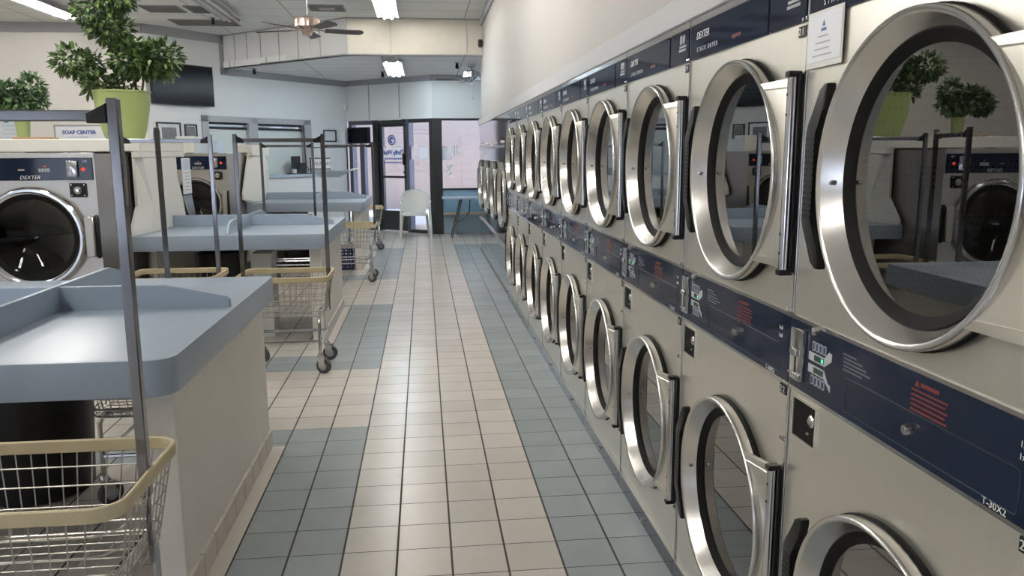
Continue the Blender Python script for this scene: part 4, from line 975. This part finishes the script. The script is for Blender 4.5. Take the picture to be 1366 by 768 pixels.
ln.build('printed_lines', 'notice_blue', po, smooth=0)
vc = thing('vending_cabinet', 'cream and pale blue cabinet behind the middle cover, below the small frame', 'cabinet', (-3.05, 12.6, 0))
MB().box(-.24, .02, -.2, .2, 0, 1.76, bev=.005).build('body', 'white_paint', vc, smooth=0)
MB().box(.02, .34, -.19, .2, 0, 1.70, bev=.005).build('door', 'notice_blue', vc, smooth=0)
# storefront things
bt = thing('black_monitor', 'black monitor mounted in the shop window left of the door', 'monitor', (0, 0, 0))
q = SA + D2 * .40
bt.location = (q.x, q.y, 1.69)
Tm = Matrix(((D2.x, N2.x, 0, 0), (D2.y, N2.y, 0, 0), (0, 0, 1, 0), (0, 0, 0, 1)))
MB().box(-.27, .28, -.14, -.06, 0, .31, bev=.006, T=Tm).build('casing', 'black', bt, smooth=0)
MB().box(-.25, .26, -.143, -.139, .02, .29, T=Tm).build('screen', 'black_gloss', bt, smooth=0)
MB().box(-.04, .04, -.06, .02, .1, .2, T=Tm).build('mount', 'black', bt, smooth=0)
def sheet(label, t0, t1, z0, z1):
    q = SA + D2 * ((t0 + t1) / 2); s = thing('window_notice', label, 'notice', (q.x, q.y, z0), 0, 'white sheets on the shop windows'); w = (t1 - t0) / 2
    MB().box(-w, w, .048, .051, 0, z1 - z0, T=Tm).build('sheet', 'backlit', s, smooth=0)
    MB().box(-w, w, .0465, .0482, z1 - z0 - .02, z1 - z0, T=Tm).build('tape', 'white_plastic', s, smooth=0)
sheet('white sheet on the door glass, left one', .90, .99, 1.38, 1.635)
sheet('white sheet on the door glass, right one', 1.12, 1.355, 1.38, 1.635)
sheet('narrow white sheet at the left edge of the sidelight', 1.615, 1.675, 1.38, 1.63)
sheet('white sheet in the middle of the sidelight behind the chair', 1.775, 2.02, 1.38, 1.628)
s = thing('window_notice', 'white sheet on the right shop window by the pillar', 'notice', (.775, 14.995, 1.376), 0, 'white sheets on the shop windows')
MB().box(-.08, .08, 0, .003, 0, .25).build('sheet', 'backlit', s, smooth=0)
MB().box(-.08, .08, -.001, .001, .23, .25).build('tape', 'white_plastic', s, smooth=0)
# window lettering, read from outside, so mirrored from here
dl = thing('door_lettering', 'round emblem and shop name in reversed letters on the entrance door glass', 'lettering', (SA.x + D2.x * 1.15, SA.y + D2.y * 1.15, 1.4))
ex2, ez2 = (-D2.x, -D2.y, 0), (0, 0, 1)
def onDoor(dt, dz, d=.052): return (D2.x * dt + N2.x * d, D2.y * dt + N2.y * d, dz)
text('Thrifty Wash', .125, 'blue_text', dl, 'shop_name', onDoor(.285, .075, .040), ex2, ez2, space=.84, bold=.004)
mb = MB()
for i in range(9):
    for z_, h_ in ((-.02, .035), (-.09, .03)): sf_ = mb.box(.22 - .05 * i - .035, .22 - .05 * i, .040, .0412, z_, z_ + h_, T=Tm)
mb.build('small_print', 'blue_text', dl, smooth=0)
mb = MB(); mb.tube([onDoor(-.03 + .085 * math.cos(t), .35 + .085 * math.sin(t)) for t in [2 * PI * i / 24 for i in range(24)]], .014, 5, closed=True)
mb.tube([onDoor(-.03 + .04 * math.cos(t), .35 + .04 * math.sin(t)) for t in [.4 + 1.5 * PI * i / 16 for i in range(17)]], .020, 5)
mb.build('round_emblem', 'blue_text', dl)
wl = thing('window_lettering', 'small white and pink reversed letters on the right shop window', 'lettering', (.88, 14.995, 1.0))
mb = MB()
for x0, z0, x1, z1 in ((-.11, .16, -.03, .26), (-.08, .14, .0, .24), (-.11, .26, .0, .28), (-.10, .10, -.02, .14)): mb.tube([(x0, 0, z0), (x1, 0, z1)], .012, 4)
mb.build('pale_marks', 'paper', wl)
MB().box(.03, .05, -.002, 0, .45, .62).box(.08, .10, -.002, 0, .45, .72).box(.12, .14, -.002, 0, .47, .60).build('strokes', 'paper', wl, smooth=0)
# plastic armchair
def chair():
    c = thing('plastic_armchair', 'white plastic armchair in front of the entrance sidelight', 'chair', (.17, 14.45, 0), .05)
    st = MB(); st.prism(rrect(-.23, .23, -.23, .23, .06, 4), .40, .43, 'z', bev=.005); st.build('seat', 'white_plastic', c)
    # back: curved shell facing -y
    bk = MB(); n = 12; rows = [(.42, .20), (.55, .215), (.68, .225), (.76, .215), (.82, .17), (.845, .10)]
    V = [[[bk.bm.verts.new((w * u, .225 + .04 * (z - .42) / .4 - .09 * u * u * (1 if z < .8 else .6) + dd, z)) for u in [-1 + 2 * i / n for i in range(n + 1)]] for z, w in rows] for dd in (0, .018)]
    for L in (0, 1):
        for a, b in zip(V[L], V[L][1:]):
            for i in range(n): bk.bm.faces.new((a[i], a[i + 1], b[i + 1], b[i]))
    for i in range(n): bk.bm.faces.new((V[0][-1][i], V[0][-1][i + 1], V[1][-1][i + 1], V[1][-1][i])); bk.bm.faces.new((V[0][0][i], V[0][0][i + 1], V[1][0][i + 1], V[1][0][i]))
    for s_i in (0, n):
        for j in range(len(rows) - 1): bk.bm.faces.new((V[0][j][s_i], V[0][j + 1][s_i], V[1][j + 1][s_i], V[1][j][s_i]))
    bk.build('backrest', 'white_plastic', c)
    for s in (-1, 1):
        MB().tube([(s * .25, -.24, .62), (s * .265, -.1, .645), (s * .265, .08, .65), (s * .235, .19, .70), (s * .20, .215, .76)], .020, 8).build('armrest', 'white_plastic', c)
        MB().tube([(s * .275, -.27, .0), (s * .255, -.235, .40), (s * .25, -.235, .63)], .024, 8, rs=[.020, .026, .022]).build('leg', 'white_plastic', c)
        MB().tube([(s * .255, .27, .0), (s * .215, .215, .42)], .024, 8, rs=[.020, .026]).build('leg', 'white_plastic', c)
    return c
chair()
ft = thing('trestle_table', 'small folding table with pale blue top below the right shop window', 'table', (1.18, 14.42, 0))
MB().prism(rrect(-.52, .55, -.30, .30, .05, 4), .69, .72, 'z', bev=.004).build('tabletop', 'ledge', ft)
for s in (-1, 1):
    MB().tube([(-.18, s * .24, .69), (-.26, s * .25, .36), (-.36, s * .25, .0)], .017, 8).build('leg', 'post', ft)
    MB().tube([(.26, s * .24, .69), (.34, s * .25, .36), (.44, s * .25, .0)], .017, 8).build('leg', 'post', ft)
MB().tube([(-.02, 0, .69), (-.03, 0, .45), (-.12, 0, .35), (-.27, 0, .25)], .014, 8).tube([(-.28, -.25, .26), (-.28, .25, .26)], .012, 6).build('brace', 'post', ft)

# ------------------------------------------------------------------ light
wd = bpy.data.worlds.new('sky'); S.world = wd; wd.use_nodes = True; nt = wd.node_tree; bg = nt.nodes['Background']
tc = N(nt, 'ShaderNodeTexCoord'); sp = N(nt, 'ShaderNodeSeparateXYZ'); nt.links.new(tc.outputs['Generated'], sp.inputs[0])
cr = N(nt, 'ShaderNodeValToRGB'); cr.color_ramp.elements[0].position = .0; cr.color_ramp.elements[0].color = (.72, .82, 1., 1); cr.color_ramp.elements[1].position = .6; cr.color_ramp.elements[1].color = (.40, .58, 1., 1)
nt.links.new(sp.outputs['Z'], cr.inputs[0]); nt.links.new(cr.outputs[0], bg.inputs['Color']); bg.inputs['Strength'].default_value = 4.6
sun = bpy.data.lights.new('sun', 'SUN'); sun.energy = 16; sun.angle = .01; sun.color = (1, .96, .9)
so = bpy.data.objects.new('sun', sun); COL.objects.link(so)
so.rotation_euler = Vector((-.55, -.18, -1.)).to_track_quat('-Z', 'Y').to_euler()
S.view_settings.view_transform = 'Standard'; S.view_settings.look = 'None'; S.view_settings.gamma = 1; S.view_settings.use_curve_mapping = False
S.view_settings.exposure = 0.5
S.cycles.max_bounces = 8; S.cycles.diffuse_bounces = 4; S.cycles.glossy_bounces = 4; S.cycles.transparent_max_bounces = 12
S.cycles.use_denoising = True; S.cycles.caustics_reflective = True; S.cycles.blur_glossy = 1.0; S.cycles.caustics_refractive = False
S.cycles.sample_clamp_indirect = 4
